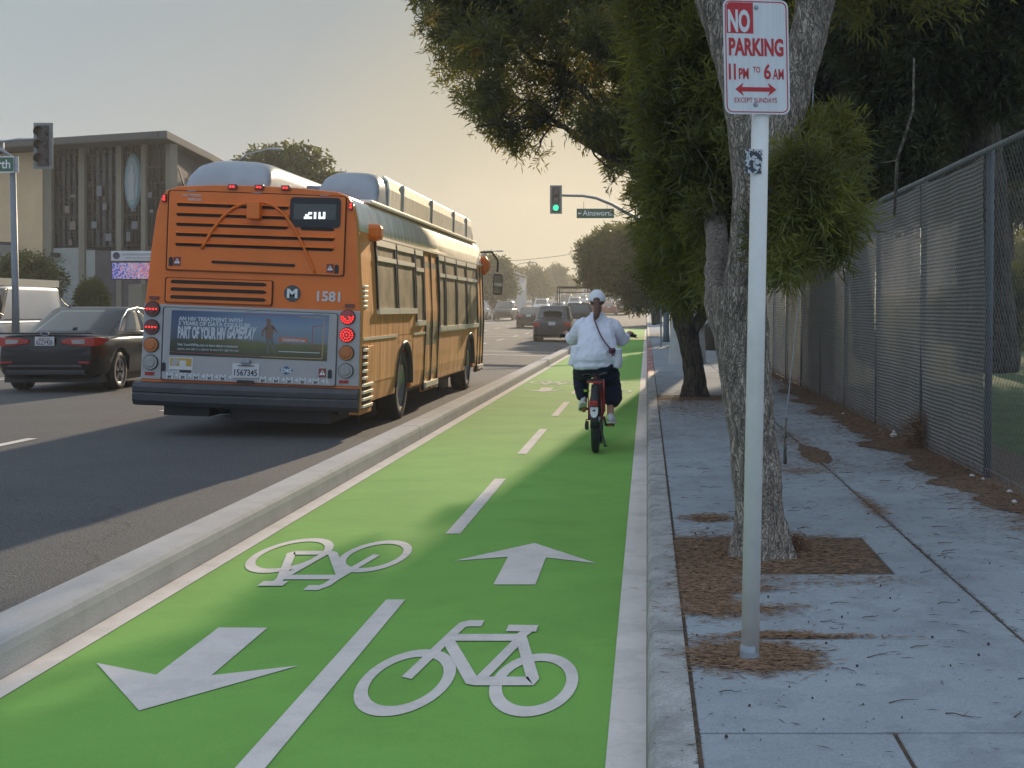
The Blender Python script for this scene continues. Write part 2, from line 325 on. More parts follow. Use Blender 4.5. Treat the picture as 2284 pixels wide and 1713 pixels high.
def quad(k, x0, x1, y0, y1, z, dx=0):
    n = max(1, int((y1 - y0) / 5)); 
    for i in range(n):
        a = y0 + (y1 - y0) * i / n; b = y0 + (y1 - y0) * (i + 1) / n
        k.poly([(x0, a, z + g(a) + crown(x0)), (x1, a, z + g(a) + crown(x1)), (x1, b, z + g(b) + crown(x1)), (x0, b, z + g(b) + crown(x0))])
Z1 = .008
quad(lm, -2.69, -2.565, -12, 95, Z1); quad(lm, -.141, -.002, -12, 95, Z1)
for k_ in range(-3, 18): quad(lm, -1.386, -1.284, 4.15 + 5.1 * k_, 7.15 + 5.1 * k_, Z1)
Z5 = lambda a, b: G(500 + .49 * a, 900 + .49 * b)
Z6 = lambda a, b: G(.5143 * a, 860 + .5143 * b)
def flat(pts, dy=0): lm.poly([(x, y + dy, Z1) for x, y in pts])
def tri(pts, dy=0):     # concave arrow split in head and shaft
    flat(pts, dy)
def stroke(pts, w=.05, K=2.6, dy=0, z=Z1):
    """polyline of ground points painted w wide, lengthened K times along the street as lane symbols are"""
    p = [Vector((x, y / K)) for x, y in pts]
    L_, R_ = [], []
    for i in range(len(p)):
        a = (p[i] - p[i - 1]).normalized() if i else None; b = (p[i + 1] - p[i]).normalized() if i < len(p) - 1 else None
        t = ((a or b) + (b or a)).normalized(); nrm = Vector((-t.y, t.x)); s = w / 2 / max(.4, abs(nrm.dot(Vector((-(a or b).y, (a or b).x)))))
        L_.append(p[i] + nrm * s); R_.append(p[i] - nrm * s)
    vs = [(q.x, q.y * K + dy, z) for q in L_] + [(q.x, q.y * K + dy, z) for q in R_]; n = len(p)
    lm.add(vs, [(i, i + n, i + n + 1, i + 1) for i in range(n - 1)])
def wheelring(c, r, w=.05, K=2.6, dy=0, z=Z1):
    n = 40; vs = []
    for q in range(n):
        a = q * 2 * math.pi / n
        for rr in (r - w / 2, r + w / 2): vs.append((c[0] + rr * math.cos(a), c[1] + rr * math.sin(a) * K + dy, z))
    lm.add(vs, [(2 * i, 2 * i + 1, (2 * i + 3) % (2 * n), (2 * i + 2) % (2 * n)) for i in range(n)])
def thicken(c, d, t): return c
for dy in (0, 19.8):
    zz = [Z1 + .0004 * i for i in range(12)]
    wheelring((-1.0, 5.60), .168, dy=dy, z=zz[0]); wheelring((-.465, 5.56), .155, dy=dy, z=zz[1])
    stroke([Z5(830, 1258), Z5(1055, 1042), Z5(1085, 1015), Z5(1115, 1008), Z5(1178, 1008)], dy=dy, z=zz[2])
    stroke([Z5(1028, 1073), Z5(1368, 1073)], dy=dy, z=zz[3])
    stroke([Z5(1022, 1090), Z5(1125, 1268), Z5(1150, 1273), Z5(1395, 1273), Z5(1405, 1262), Z5(1350, 1065), Z5(1385, 1040)], dy=dy, z=zz[4])
    stroke([Z5(1168, 1262), Z5(1345, 1082)], dy=dy, z=zz[5])
    stroke([Z5(1288, 1031), Z5(1425, 1033)], dy=dy, z=zz[6])
    a = [Z5(*p) for p in ((1412, 640), (1695, 733), (1465, 706), (1417, 830), (1225, 830), (1292, 703), (1045, 722))]
    flat([a[0], a[1], a[2]], dy); flat([a[0], a[2], a[3], a[4], a[5]], dy); flat([a[0], a[5], a[6]], dy)
for dy in (0, 20.0):
    wheelring(Z5(318, 690), .262, .05, 2.6, dy, zz[0]) if 0 else None
    cl = Z5(305, 692); cr = Z5(688, 697)
    wheelring(cl, .205, .05, 2.6, dy, zz[0]); wheelring(cr, .185, .05, 2.6, dy, zz[1])
    stroke([Z5(372, 845), Z5(430, 845), Z5(470, 830), Z5(505, 805), Z5(695, 694)], dy=dy, z=zz[2])
    stroke([Z5(268, 797), Z5(505, 797)], dy=dy, z=zz[3])
    stroke([Z5(532, 785), Z5(495, 690), Z5(480, 686), Z5(318, 686), Z5(305, 690), Z5(262, 800), Z5(235, 822)], dy=dy, z=zz[4])
    stroke([Z5(275, 795), Z5(455, 692)], dy=dy, z=zz[5])
    stroke([Z5(165, 827), Z5(280, 827)], dy=dy, z=zz[6])
    a = [Z6(*p) for p in ((603, 1418), (1295, 1222), (918, 1264), (1160, 1057), (948, 1056), (677, 1262), (418, 1210))]
    flat([a[0], a[1], a[2]], dy); flat([a[0], a[2], a[3], a[4], a[5]], dy); flat([a[0], a[5], a[6]], dy)
o = lm.build('bike_lane_marking', M['white'], fix=False); tag(o, kind='structure')
for p in o.data.polygons:
    if p.normal.z < 0: p.flip()
rm = MB()
for k_ in range(0, 30):
    y0 = 5.0 + 7.2 * k_; quad(rm, -7.05, -6.93, y0 if k_ else 0, y0 + 3.1, .005)
    quad(rm, -10.05, -9.93, 2 + 7.2 * k_, 5 + 7.2 * k_, .005) if k_ > 3 else None
for x in (-13.0, -13.25): quad(rm, x, x + .1, -12, 44, .005); quad(rm, x, x + .1, 62, 240, .005)
quad(rm, -13.0, -3.2, 44.6, 45.0, .005) if 0 else None
for y in (44.4, 48.0, 70, 74): 
    for x0 in (-13, -10, -7, -5): quad(rm, x0, x0 + (3 if x0 < -9 else 2 if x0 == -7 else 1.8), y, y + .35, .005)
quad(rm, -16.7, -16.58, 60, 240, .005)
o = rm.build('road_marking', M['white'], fix=False); tag(o, kind='structure')
# ---- separating kerb with rounded shoulders, cast in lengths
sk = MB(); prof = [(-3.005, 0), (-3.005, .12), (-2.985, .15), (-2.94, .165), (-2.76, .168), (-2.73, .163), (-2.708, .145), (-2.698, .11), (-2.695, 0)]
segs = [-5.2, 5.4, 16.0, 26.6, 37.2, 47.8, 58.4, 69, 79.6, 90.2]
for a, b in zip(segs[:-1], segs[1:]):
    sk.loft([[(x, y, z + g(y)) for x, z in prof] for y in (a + .014, (a + b) / 2, b - .014)])
sk.loft([[(x * 1 + .02 * (1 if x < -2.8 else -1), y, z * .86 + g(y)) for x, z in prof] for y in (-5, 30, 60, 90)])
o = sk.build('kerb', M['kerb']); tag(o, kind='structure'); o['label'] = 'long grey kerb between the car lanes and the green bike lane'
# ---- sidewalk side: curb, slabs, soil
ck = MB(); cp = [(.0, -.05), (.002, .06), (.010, .125), (.030, .148), (.06, .152), (.158, .152), (.158, -.05)]
cj = [-6, -1.1, 5.85, 11.5, 17.2, 22.9, 28.6]
for a, b in zip(cj[:-1], cj[1:]): ck.loft([[(x, y, z) for x, z in cp] for y in (a + .004, b - .004)])
ck.loft([[(x, y, z + g(y)) for x, z in cp] for y in (60, 80, 100, 130, 160, 200, 250)])
tag(ck.build('curb', M['curb']), kind='structure')
ck = MB()
for i in range(10):
    a = 28.6 + i * 3.1
    ck.loft([[(x, y, z + g(y)) for x, z in cp] for y in (a + .01, min(a + 3.09, 59.9))])
tag(ck.build('painted_curb', M['redcurb']), kind='structure')
sheet('soil_bed', [.15, .8, 2.9, 3.6], YS, .143, M['soil'], road=False)
sl = MB(); TJ = [-6, .6, 1.9, 3.2, 4.45, 5.71, 7.12, 8.27, 9.46, 10.66, 11.9, 13.15, 14.4, 15.65, 16.9, 18.15, 19.4, 20.65, 22.0, 23.3, 24.6, 25.9, 27.2, 28.5, 29.8, 31.1, 32.4, 33.7, 35, 36.3, 37.6, 38.9, 40.2]
def slab(x0, x1, y0, y1, gp=.007):
    h = .0015 * math.sin(x0 * 7 + y0 * 3)
    sl.box(x0 + gp, x1 - gp, y0 + gp, y1 - gp, .05, .15 + h)
for a, b in zip(TJ[:-1], TJ[1:]):
    if abs(a - 7.12) < .01: slab(1.31, 1.59, a, b)
    elif abs(a - 20.65) < .01: slab(1.35, 1.59, a, b)
    elif b < 4.5: slab(.168, .82, a, b); slab(.82, 1.59, a, b)
    else: slab(.168, 1.59, a, b, .006)
    slab(1.59, 2.62, a, b, .008)
for a, b in zip(range(40, 250, 5), range(45, 255, 5)): sl.loft([[(x, y, z + g(y)) for x, z in ((.17, .0), (.17, .15), (2.7, .15), (2.7, 0))] for y in (a + .2 * (a == 40) + .01, b - .01)])
tag(sl.build('sidewalk', M['walk'], bevel=.006), kind='structure')
sheet('lawn', [2.9, 5, 10, 30, 90], YS[:-1], .14, M['lawn'], road=False)
lp = MB()
for a, b in zip(range(-10, 240, 5), range(-5, 245, 5)):
    for x0, x1 in ((-19.35, -19.2), (-22.4, -19.36)): lp.loft([[(x, y, z + g(y)) for x, z in ((x0, 0), (x0, .2 if x0 > -19.36 else .195), (x1, .2 if x0 > -19.36 else .195), (x1, 0))] for y in (a, b)]) if not 46 < a < 66 else None
tag(lp.build('pavement', M['walk']), kind='structure')
hl = MB(); rng = random.Random(4)
rows = []
for j, y in enumerate((330, 345, 362, 380)):
    rows.append([(x, y, 4.0 + j * 1.1 + .7 * math.sin(x * .031 + j) + .4 * math.sin(x * .09 + 2 * j)) for x in range(-420, 420, 12)])
rows = [[(x, 320, 1.5) for x, _, _ in rows[0]]] + rows
hl.loft(rows, cap=False, closed=False); tag(hl.build('hill', M['ground'], smooth=True), kind='structure')

# ================================================================ LEAF CLOUDS AND TREES
def leaf_cloud(name, blobs, tufts, size, width, mt, parent, seed=1, per=12, gap=.0, gscale=1.2, shell=.55, droop=0.0, spread=.8, tuftr=1.0):
    """blobs: (centre, (rx,ry,rz)). Small pointed leaves in tufts spread through the blobs' volume, thinned by a clump field."""
    rs = np.random.RandomState(seed); C = np.array([b[0][:] for b in blobs], float); Rr = np.array([b[1] for b in blobs], float)
    w = (Rr.prod(1)) ** (2 / 3); w /= w.sum(); n = int(tufts * (1 + gap * 1.2))
    idx = rs.choice(len(blobs), n, p=w); d = rs.normal(size=(n, 3)); d /= np.linalg.norm(d, axis=1)[:, None]
    r = rs.rand(n) ** shell; P = C[idx] + d * Rr[idx] * r[:, None]
    if gap > 0:
        f = 2 * math.pi / gscale
        fld = np.sin(P[:, 0] * f + 1.7 * np.sin(P[:, 1] * f * .6 + seed)) + np.sin(P[:, 2] * f * 1.1 + 1.3 * np.sin(P[:, 0] * f * .7)) + np.sin(P[:, 1] * f * .9 + P[:, 2] * f * .5)
        P = P[fld > -1.6 + 1.6 * gap]; d = d[fld > -1.6 + 1.6 * gap]
    P = P[:tufts]; d = d[:tufts]; n = len(P)
    main = d * .8 + rs.normal(size=(n, 3)) * .5 + np.array([0, 0, .35 - droop]); main /= np.linalg.norm(main, axis=1)[:, None]
    Pt = np.repeat(P, per, 0); Mn = np.repeat(main, per, 0); k = n * per
    t = rs.rand(k, 1); dr = Mn * .7 + rs.normal(size=(k, 3)) * spread; dr /= np.linalg.norm(dr, axis=1)[:, None]
    base = Pt + Mn * (t * size * 1.3 * tuftr) + rs.normal(size=(k, 3)) * size * .25 * tuftr
    L_ = size * (.6 + .7 * rs.rand(k, 1)); side = np.cross(dr, rs.normal(size=(k, 3))); side /= np.linalg.norm(side, axis=1)[:, None] + 1e-9
    mid = base + dr * L_ * .5 + np.array([0, 0, -.04]) * L_; tip = base + dr * L_ + np.array([0, 0, -.12]) * L_
    V = np.stack([base, mid + side * width / 2, tip, mid - side * width / 2], 1).reshape(-1, 3)
    return npmesh(name, V, np.arange(4 * k).reshape(-1, 4), mt, parent)
def limb_path(a, b, bend=.15, n=8, seed=0):
    a = Vector(a); b = Vector(b); L_ = (b - a).length; out = []
    for i in range(n + 1):
        t = i / n; p = a.lerp(b, t)
        w = math.sin(t * math.pi) * bend * L_
        p += Vector((noise.noise((t * 2 + seed, 1, 0)), noise.noise((t * 2 + seed, 5, 0)), noise.noise((t * 2 + seed, 9, 0)))) * w
        out.append(p)
    return out
def taper(r0, r1, n): return [r0 + (r1 - r0) * i / (n) for i in range(n + 1)]
def twigs_into(k, P0, blobs, r, seed, per=3):
    rg = random.Random(seed)
    for c, rr in blobs:
        c = Vector(c); a = min(P0, key=lambda p: (Vector(p) - c).length)
        pa = limb_path(a, c, .25, 6, rg.random() * 50); k.tube(pa, taper(r, r * .35, 6), 6)
        for q in range(per):
            e = c + Vector((rg.uniform(-1, 1) * rr[0], rg.uniform(-1, 1) * rr[1], rg.uniform(-1, 1) * rr[2])) * .8
            k.tube(limb_path(pa[rg.randint(2, 5)], e, .25, 4, rg.random() * 50), taper(r * .4, r * .08, 4), 5)
def bark_tube(k, pts, rad, n=56, amp=.018, seed=0, steps=10, flare=0):
    P = []; RR = []
    for i in range(len(pts) - 1):
        for s in range(steps):
            t = s / steps; p0 = Vector(pts[max(i - 1, 0)]); p1 = Vector(pts[i]); p2 = Vector(pts[i + 1]); p3 = Vector(pts[min(i + 2, len(pts) - 1)])
            P.append(.5 * ((2 * p1) + (p2 - p0) * t + (2 * p0 - 5 * p1 + 4 * p2 - p3) * t * t + (3 * p1 - p0 - 3 * p2 + p3) * t ** 3)); RR.append(rad[i] + (rad[i + 1] - rad[i]) * t)
    P.append(Vector(pts[-1])); RR.append(rad[-1]); rings = []
    for i, (p, r) in enumerate(zip(P, RR)):
        t = (P[min(i + 1, len(P) - 1)] - P[max(i - 1, 0)]).normalized(); a = t.cross(Vector((0, 1, 0))).normalized(); b = a.cross(t)
        ring = []
        for j in range(n):
            th = j * 2 * math.pi / n; d = a * math.cos(th) + b * math.sin(th); q = p + d * r
            nz = abs(noise.noise(Vector((q.x * 26, q.y * 26, q.z * 6.5)) + Vector((seed, 0, 0)))) - .22
            nb = noise.noise(q * 4.0 + Vector((seed, 3, 3)))
            ring.append(p + d * (r + amp * nz + r * .14 * nb + flare * max(0, .35 - (p.z - P[0].z)) * (1 + math.sin(th * 5 + seed)) * .5))
        rings.append(ring)
    k.loft(rings)
    return P
def tree(name, label, loc, h, cr, trunk_r, n_tufts, leafm, barkm, seed, group=None, size=.3, wid=.08, cz=.62, gap=.5, per=8, cat='tree', flat_=.9, lean=0, nb=9):
    """a whole tree: tapered trunk with limbs, crown of leaf tufts in several uneven lobes"""
    t = thing(name, label, cat, loc, 0, group); rg = random.Random(seed); k = MB()
    top = Vector((lean, 0, h * cz)); k.tube(limb_path((0, 0, -.1), top, .08, 8, seed), taper(trunk_r * 1.2, trunk_r * .5, 8), 10)
    blobs = []
    for i in range(nb):
        a = i * 2.4 + seed; rr = cr * (.35 + .4 * rg.random()); zz = h * cz + (h * (1 - cz)) * rg.uniform(-.75, .62)
        blobs.append(((lean + math.cos(a) * (cr - rr * .5) * rg.uniform(.35, .8), math.sin(a) * (cr - rr * .5) * rg.uniform(.35, .8), zz), (rr, rr, rr * flat_ * .8)))
    blobs.append(((lean, 0, h * cz + h * .1), (cr * .6, cr * .6, h * (1 - cz) * .8)))
    twigs_into(k, [top * .6, top * .8, top], blobs, trunk_r * .38, seed, 3)
    k.build('trunk', barkm, t, smooth=True)
    leaf_cloud('crown', blobs, n_tufts, size, wid, leafm, t, seed, per, gap, cr * .7, .45)
    return t

# ---- the near tree on the sidewalk, its trunk forking behind the sign
nt_ = thing('podocarpus_tree', 'rough barked tree with forked trunk in the soil square behind the sign pole', 'tree', (0, 0, 0))
D = 7.62
def UD(u, v, y=D): return U(u, v, y)
k = MB()
bark_tube(k, [UD(1700, 1275), UD(1697, 1150), UD(1682, 1000), UD(1668, 860), UD(1652, 740), UD(1648, 640)], [.170, .140, .138, .142, .152, .145], seed=2, steps=16, flare=.20)
bark_tube(k, [UD(1655, 700, D + .03), UD(1668, 560), UD(1672, 440), UD(1668, 340), UD(1655, 230), UD(1620, 110), UD(1582, 0), UD(1550, -120)], [.12, .105, .098, .10, .105, .085, .085, .06], seed=5, steps=12)
bark_tube(k, [UD(1668, 480, D + .02), UD(1715, 360), UD(1760, 220), UD(1800, 90), UD(1825, -20), UD(1870, -200)], [.10, .125, .115, .105, .10, .08], seed=9, steps=12)
bark_tube(k, [UD(1650, 790, D + .05), UD(1612, 700, D + .12), UD(1600, 620, D + .4), UD(1598, 520, D + 1.2), UD(1570, 300, D + 2.8), UD(1500, 170, D + 3.2), UD(1455, 90, D + 3.0), UD(1425, -40, D + 3)], [.10, .09, .075, .07, .10, .10, .10, .08], seed=14, steps=10)
A_bl = [(U(1790, 420, 7.3), (.16, .25, .22)), (U(1840, 490, 7.5), (.17, .22, .18)), (U(1755, 530, 7.4), (.13, .2, .16)), (U(1790, 370, 7.7), (.16, .2, .2)),
        (U(1880, 440, 7.7), (.10, .2, .12)), (U(1725, 500, 7.9), (.10, .15, .2)), (U(1850, 330, 8.0), (.14, .2, .16)), (U(1755, 590, 7.2), (.07, .1, .06)), (U(1820, 545, 7.6), (.10, .1, .08))]
B_bl = [(U(1555, 300, 9.5), (.36, .4, .5)), (U(1520, 430, 9.8), (.32, .4, .42)), (U(1565, 520, 10), (.30, .4, .5)), (U(1500, 220, 10), (.28, .5, .42)), (U(1545, 610, 10.2), (.22, .35, .24)), (U(1600, 420, 9.2), (.22, .4, .7)),
        (U(1615, 620, 9.0), (.13, .3, .16)), (U(1590, 150, 9.3), (.28, .4, .45)), (U(1500, 60, 10), (.42, .5, .45)), (U(1490, 560, 10.6), (.22, .3, .3))]
C_bl = [((.5, 8.5, 4.6), (1.5, 1.6, .8)), ((1.6, 9, 4.4), (1.2, 1.5, .9)), ((-.4, 8.0, 5.0), (1.2, 1.2, .7)), ((1.3, 7.4, 5.2), (1.2, 1.2, .7))]
twigs_into(k, [UD(1715, 360), UD(1672, 440)], A_bl[:6], .012, 3, 4); twigs_into(k, [UD(1600, 560, D + .9), UD(1570, 300, D + 2.8)], B_bl, .016, 4, 3)
twigs_into(k, [UD(1870, -200), UD(1550, -120)], C_bl, .05, 8, 4)
k.build('trunk', M['bark'], nt_, smooth=True)
leaf_cloud('crown', A_bl, 2100, .10, .0095, M['leafA'], nt_, 3, 12, .5, .3, .75, spread=.7)
leaf_cloud('crown', B_bl, 5600, .115, .0125, M['leafA'], nt_, 5, 12, .75, .45, .75, spread=.7)
leaf_cloud('crown', C_bl, 6500, .11, .014, M['leafA'], nt_, 7, 12, .3, .9, .6)
# ---- the second tree: big crown overhanging the bike lane and the road
D2 = 21.6
t2 = thing('podocarpus_tree', 'leaning tree whose wide crown overhangs the bike lane, beside the yellow banded pole', 'tree', (0, 0, 0))
k = MB()
bark_tube(k, [U(1551, 900, D2), U(1549, 840, D2), U(1538, 770, D2), U(1522, 700, D2), U(1515, 620, D2), U(1510, 520, D2), U(1500, 400, D2), U(1470, 250, D2)], [.23, .175, .16, .175, .17, .15, .13, .09], n=30, amp=.03, seed=21, steps=6, flare=.2)
bark_tube(k, [U(1545, 740, D2), U(1572, 690, D2), U(1588, 620, D2), U(1600, 480, D2)], [.11, .09, .09, .07], n=20, amp=.02, seed=23, steps=5)
k.tube(limb_path(U(1505, 420, D2), U(1330, 330, D2), .06, 6, 3), taper(.11, .07, 6), 9); k.tube(limb_path(U(1330, 330, D2), U(1225, 265, D2), .06, 6, 4), taper(.07, .03, 6), 8)
k.tube(limb_path(U(1510, 470, D2), U(1260, 150, D2 + .5), .1, 8, 5), taper(.12, .05, 8), 9)
k.tube(limb_path(U(1500, 420, D2), U(1400, 60, D2 + 1), .1, 8, 6), taper(.12, .05, 8), 9)
k.tube(limb_path(U(1330, 330, D2), U(1180, 240, D2), .1, 6, 8), taper(.035, .012, 6), 6)
k.tube(limb_path(U(1260, 150, D2 + .5), U(1060, 60, D2), .1, 6, 9), taper(.05, .015, 6), 6)
T2 = [(1020, 70, 80, 70), (1010, 0, 60, 50), (1035, 165, 55, 60), (1090, 110, 85, 75), (1075, 215, 45, 40), (1100, 265, 40, 32), (1130, 300, 30, 26), (1160, 190, 75, 60), (1150, 40, 85, 70), (1230, 110, 85, 75),
      (1190, 265, 40, 28), (1235, 235, 60, 42), (1195, 345, 22, 20), (1160, 318, 26, 18), (1250, 10, 90, 70), (1300, 190, 80, 60), (1330, 90, 85, 70), (1350, 10, 90, 70), (1330, 275, 70, 42), (1390, 210, 70, 70), (1420, 100, 65, 70),
      (1400, 290, 42, 34), (1372, 360, 36, 34), (1358, 400, 20, 18), (1462, 380, 34, 50), (1425, 425, 16, 22), (1405, 330, 30, 30), (1500, 300, 50, 90), (1500, 450, 45, 70), (1485, 500, 24, 55), (1530, 560, 50, 70), (1492, 600, 34, 42), (1510, 150, 70, 90), (1462, 455, 20, 34),
      (1560, 430, 50, 90), (960, 40, 14, 14), (985, 110, 22, 22), (1060, 285, 14, 12)]
rg = random.Random(12)
T_bl = [(U(u, v, D2 + rg.uniform(-1.6, 2.2)), (a * D2 / F, a * D2 / F * 1.25, b * D2 / F)) for u, v, a, b in T2]
Tbl_in = T_bl
T_up = [((-3.2, 22, 7.4), (1.3, 2, .7)), ((-2.6, 23, 8.6), (1.6, 2, 1)), ((-.8, 23, 9.2), (1.8, 2, 1)), ((-2.6, 22, 7.0), (1.3, 1.8, .8)), ((-1.2, 22.5, 7.6), (1.6, 2.2, 1.1)), ((.3, 23, 7.9), (1.6, 2.4, 1.3)), ((1.4, 22.5, 7.0), (1.3, 2, 1.3))]  # crown above the view, spread and thickened to shade the bike lane
twigs_into(k, [U(1225, 265, D2), U(1260, 150, D2 + .5), U(1400, 60, D2 + 1), U(1330, 330, D2), U(1505, 420, D2), U(1120, 90, D2)], T_bl, .022, 31, 4)
twigs_into(k, [U(1400, 60, D2 + 1), U(1470, 250, D2)], T_up, .05, 33, 4)
k.build('trunk', M['bark2'], t2, smooth=True)
leaf_cloud('crown', [b for b, t in zip(T_bl, T2) if t[0] < 1400], 5600, .14, .024, M['leafB'], t2, 9, 9, 1.12, .5, .9, tuftr=1.15)
leaf_cloud('crown', [b for b, t in zip(T_bl, T2) if t[0] >= 1400], 10500, .14, .024, M['leafA'], t2, 10, 10, .6, .7, .6, tuftr=1.2)
leaf_cloud('crown', T_up, 12000, .14, .035, M['leafB'], t2, 11, 9, .4, 1.0, .6, tuftr=1.3)
# ---- trees farther along the sidewalk
def street_tree(lab, bx, by, blobs_px, dep, seed, trunk_px, n):
    t = thing('street_tree', lab, 'tree', (0, 0, 0), 0, 'trees along the sidewalk'); k = MB()
    k.tube([U(u, v, by) for u, v in trunk_px], taper(.30, .16, len(trunk_px) - 1), 10); a, b = trunk_px[-2], trunk_px[-1]
    rg = random.Random(seed); bl = [(U(u, v, dep + rg.uniform(-3, 3)), (ru * dep / F, ru * dep / F * 1.6, rv * dep / F)) for u, v, ru, rv in blobs_px]
    twigs_into(k, [U(*a, by), U(*b, by)], bl[::2], .09, seed, 3); k.build('trunk', M['barkpale'], t, smooth=True)
    leaf_cloud('crown', bl, n, .26, .065, M['leafF'] if seed % 2 else M['leafB'], t, seed, 10, .1, 2.5, .5, tuftr=1.2); return t
street_tree('round clipped crown tree beyond the green traffic light, with pale trunk by the curb', 0, 70,
            [(1330, 575, 42, 40), (1385, 560, 60, 46), (1440, 560, 60, 45), (1400, 620, 60, 40), (1460, 610, 60, 60), (1430, 665, 40, 30), (1320, 612, 26, 24), (1500, 590, 50, 60), (1360, 530, 38, 16), (1420, 522, 50, 14), (1470, 650, 40, 45)],
            70, 41, [(1466, 724), (1462, 700), (1450, 665), (1432, 630)], 9000)
street_tree('shady tree rising behind the small white sign on the sidewalk', 0, 52,
            [(1500, 560, 40, 60), (1530, 600, 40, 60), (1490, 620, 26, 50), (1560, 560, 50, 80), (1500, 500, 40, 40), (1600, 600, 40, 60)], 52, 44, [(1512, 762), (1508, 700), (1500, 640), (1495, 600)], 2200)
street_tree('distant tree along the curb behind the round clipped one', 0, 112,
            [(1440, 640, 26, 22), (1462, 655, 22, 22), (1478, 640, 26, 30), (1470, 680, 12, 18)], 112, 45, [(1468, 722), (1466, 700), (1462, 680), (1458, 660)], 2500)
# ---- big dark trees behind the fence
def park_tree(lab, trunk_pts, trunk_r, blobs, n, seed, leafm='leafD', size=.17, wid=.03, gap=.12):
    t = thing('park_tree', lab, 'tree', (0, 0, 0), 0, 'trees in the park behind the fence'); k = MB()
    bark_tube(k, trunk_pts, trunk_r, n=20, amp=.03, seed=seed, steps=5); twigs_into(k, [trunk_pts[-1], trunk_pts[-2]], blobs[::2], .05, seed, 4)
    k.build('trunk', M['bark2'], t, smooth=True); leaf_cloud('crown', blobs, n, size, wid, M[leafm], t, seed, 10, gap, 1.4, .55, droop=.3, tuftr=1.2); return t
def bl(lst, dep, seed, j=1.2):
    rg = random.Random(seed); return [(U(u, v, dep + rg.uniform(-j, j)), (a * dep / F, a * dep / F * 1.3, b * dep / F)) for u, v, a, b in lst]
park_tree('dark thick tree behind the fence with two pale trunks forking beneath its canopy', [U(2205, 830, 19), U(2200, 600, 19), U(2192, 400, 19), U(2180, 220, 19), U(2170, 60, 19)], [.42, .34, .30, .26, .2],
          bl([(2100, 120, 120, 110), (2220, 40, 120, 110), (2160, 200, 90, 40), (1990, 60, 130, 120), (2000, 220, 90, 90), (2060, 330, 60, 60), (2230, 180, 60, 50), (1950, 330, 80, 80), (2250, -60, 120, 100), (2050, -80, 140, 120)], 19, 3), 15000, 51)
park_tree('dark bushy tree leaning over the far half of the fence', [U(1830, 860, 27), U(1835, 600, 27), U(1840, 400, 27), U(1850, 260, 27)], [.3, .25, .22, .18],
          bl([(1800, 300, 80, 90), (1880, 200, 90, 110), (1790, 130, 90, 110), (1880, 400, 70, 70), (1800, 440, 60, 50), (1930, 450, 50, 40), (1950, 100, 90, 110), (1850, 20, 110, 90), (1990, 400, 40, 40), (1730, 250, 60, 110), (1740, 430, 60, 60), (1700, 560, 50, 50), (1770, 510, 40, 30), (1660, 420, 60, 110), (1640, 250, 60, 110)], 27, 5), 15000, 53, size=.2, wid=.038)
park_tree('tall tree behind the fence far down the sidewalk', [(6.5, 40, 0), (6.3, 40, 3), (6, 40, 6), (5.8, 40, 8)], [.35, .3, .25, .2],
          [((5, 40, 6.5), (2.2, 3, 2.2)), ((3.6, 41, 7.5), (2, 3, 2)), ((6.5, 42, 8), (2.4, 3, 2.4)), ((3.5, 38, 5.2), (1.5, 2, 1.3)), ((7, 38, 5.5), (2, 2, 1.6))], 9000, 55, 'leafA', .25, .06)
park_tree('wide shade tree behind the fence above the near sidewalk', [(5.9, 13, 0), (5.6, 13, 3), (5.2, 13.2, 6), (4.9, 13.5, 8)], [.3, .28, .22, .15],
          [((3.9, 14, 7.6), (2, 2.2, 1.4)), ((2.6, 15, 8.4), (1.8, 2.2, 1.4)), ((5, 15, 8.2), (1.9, 2.2, 1.6)), ((3.6, 17, 7.8), (1.8, 2, 1.6)), ((2.2, 13, 7.6), (1.6, 2, 1.2))], 9000, 57)  # out of view, added for the shade it throws on the sidewalk
# bare pale snag and grass beyond the fence
for i, (uu, yy, rr, lab) in enumerate(((2165, 34, .42, 'broad brown trunk standing on the lawn seen through the netted fence'), (2250, 52, .36, 'slimmer far trunk on the lawn at the right edge, beyond the netting'))):
    b = Vector(((uu - HU) * yy / F, yy, .1)); t = thing('lawn_tree', lab, 'tree', b); k = MB()
    bark_tube(k, [(0, 0, -.1), (0.02, 0, 1), (-.05, 0, 3), (0, 0, 5)], [rr, rr * .8, rr * .7, rr * .5], n=18, amp=.03, seed=60 + i, steps=5, flare=.5); tb = [((0, 0, 6.4), (3, 3, 1.6)), ((1.5, 1, 5.8), (2, 2, 1)), ((-1.6, .5, 6.2), (2, 2, 1.1))]
    twigs_into(k, [(0, 0, 5)], tb, .08, 61 + i, 3); k.build('trunk', M['bark2'], t, smooth=True); leaf_cloud('crown', tb, 5000, .26, .06, M['leafD'], t, 62 + i, 9, .3, 1.5, .5)
for i, (uu, vv, yy, r, lab) in enumerate(((2262, 640, 46, .62, 'bright sunlit round shrub at the right edge beyond the netting'), (2120, 690, 60, .8, 'yellow green shrub glimpsed through the netting between two posts'), (2290, 560, 70, 1.5, 'hazy tall shrub behind the sunlit round one'))):
    c = U(uu, vv, yy); t = thing('shrub', lab, 'shrub', (c.x, c.y, .14), 0, 'shrubs on the park lawn'); k = MB(); k.tube([(0, 0, 0), (0, 0, c.z - .3)], [.1, .05], 6)
    for a in range(5): k.tube([(0, 0, .2), (math.cos(a * 1.3) * r * .5, math.sin(a * 1.3) * r * .5, c.z)], [.04, .015], 5)
    k.build('stem', M['bark2'], t); leaf_cloud('foliage', [((0, 0, c.z - .1), (r, r, r)), ((r * .6, 0, c.z - .7), (r * .8, r, r * .7)), ((-r * .5, 0, c.z - .5), (r * .6, r, r * .6)), ((0, 0, .5), (r * .9, r, .6))], 1500, .2, .06, M['leafS'], t, 70 + i, 8, .4, .7)
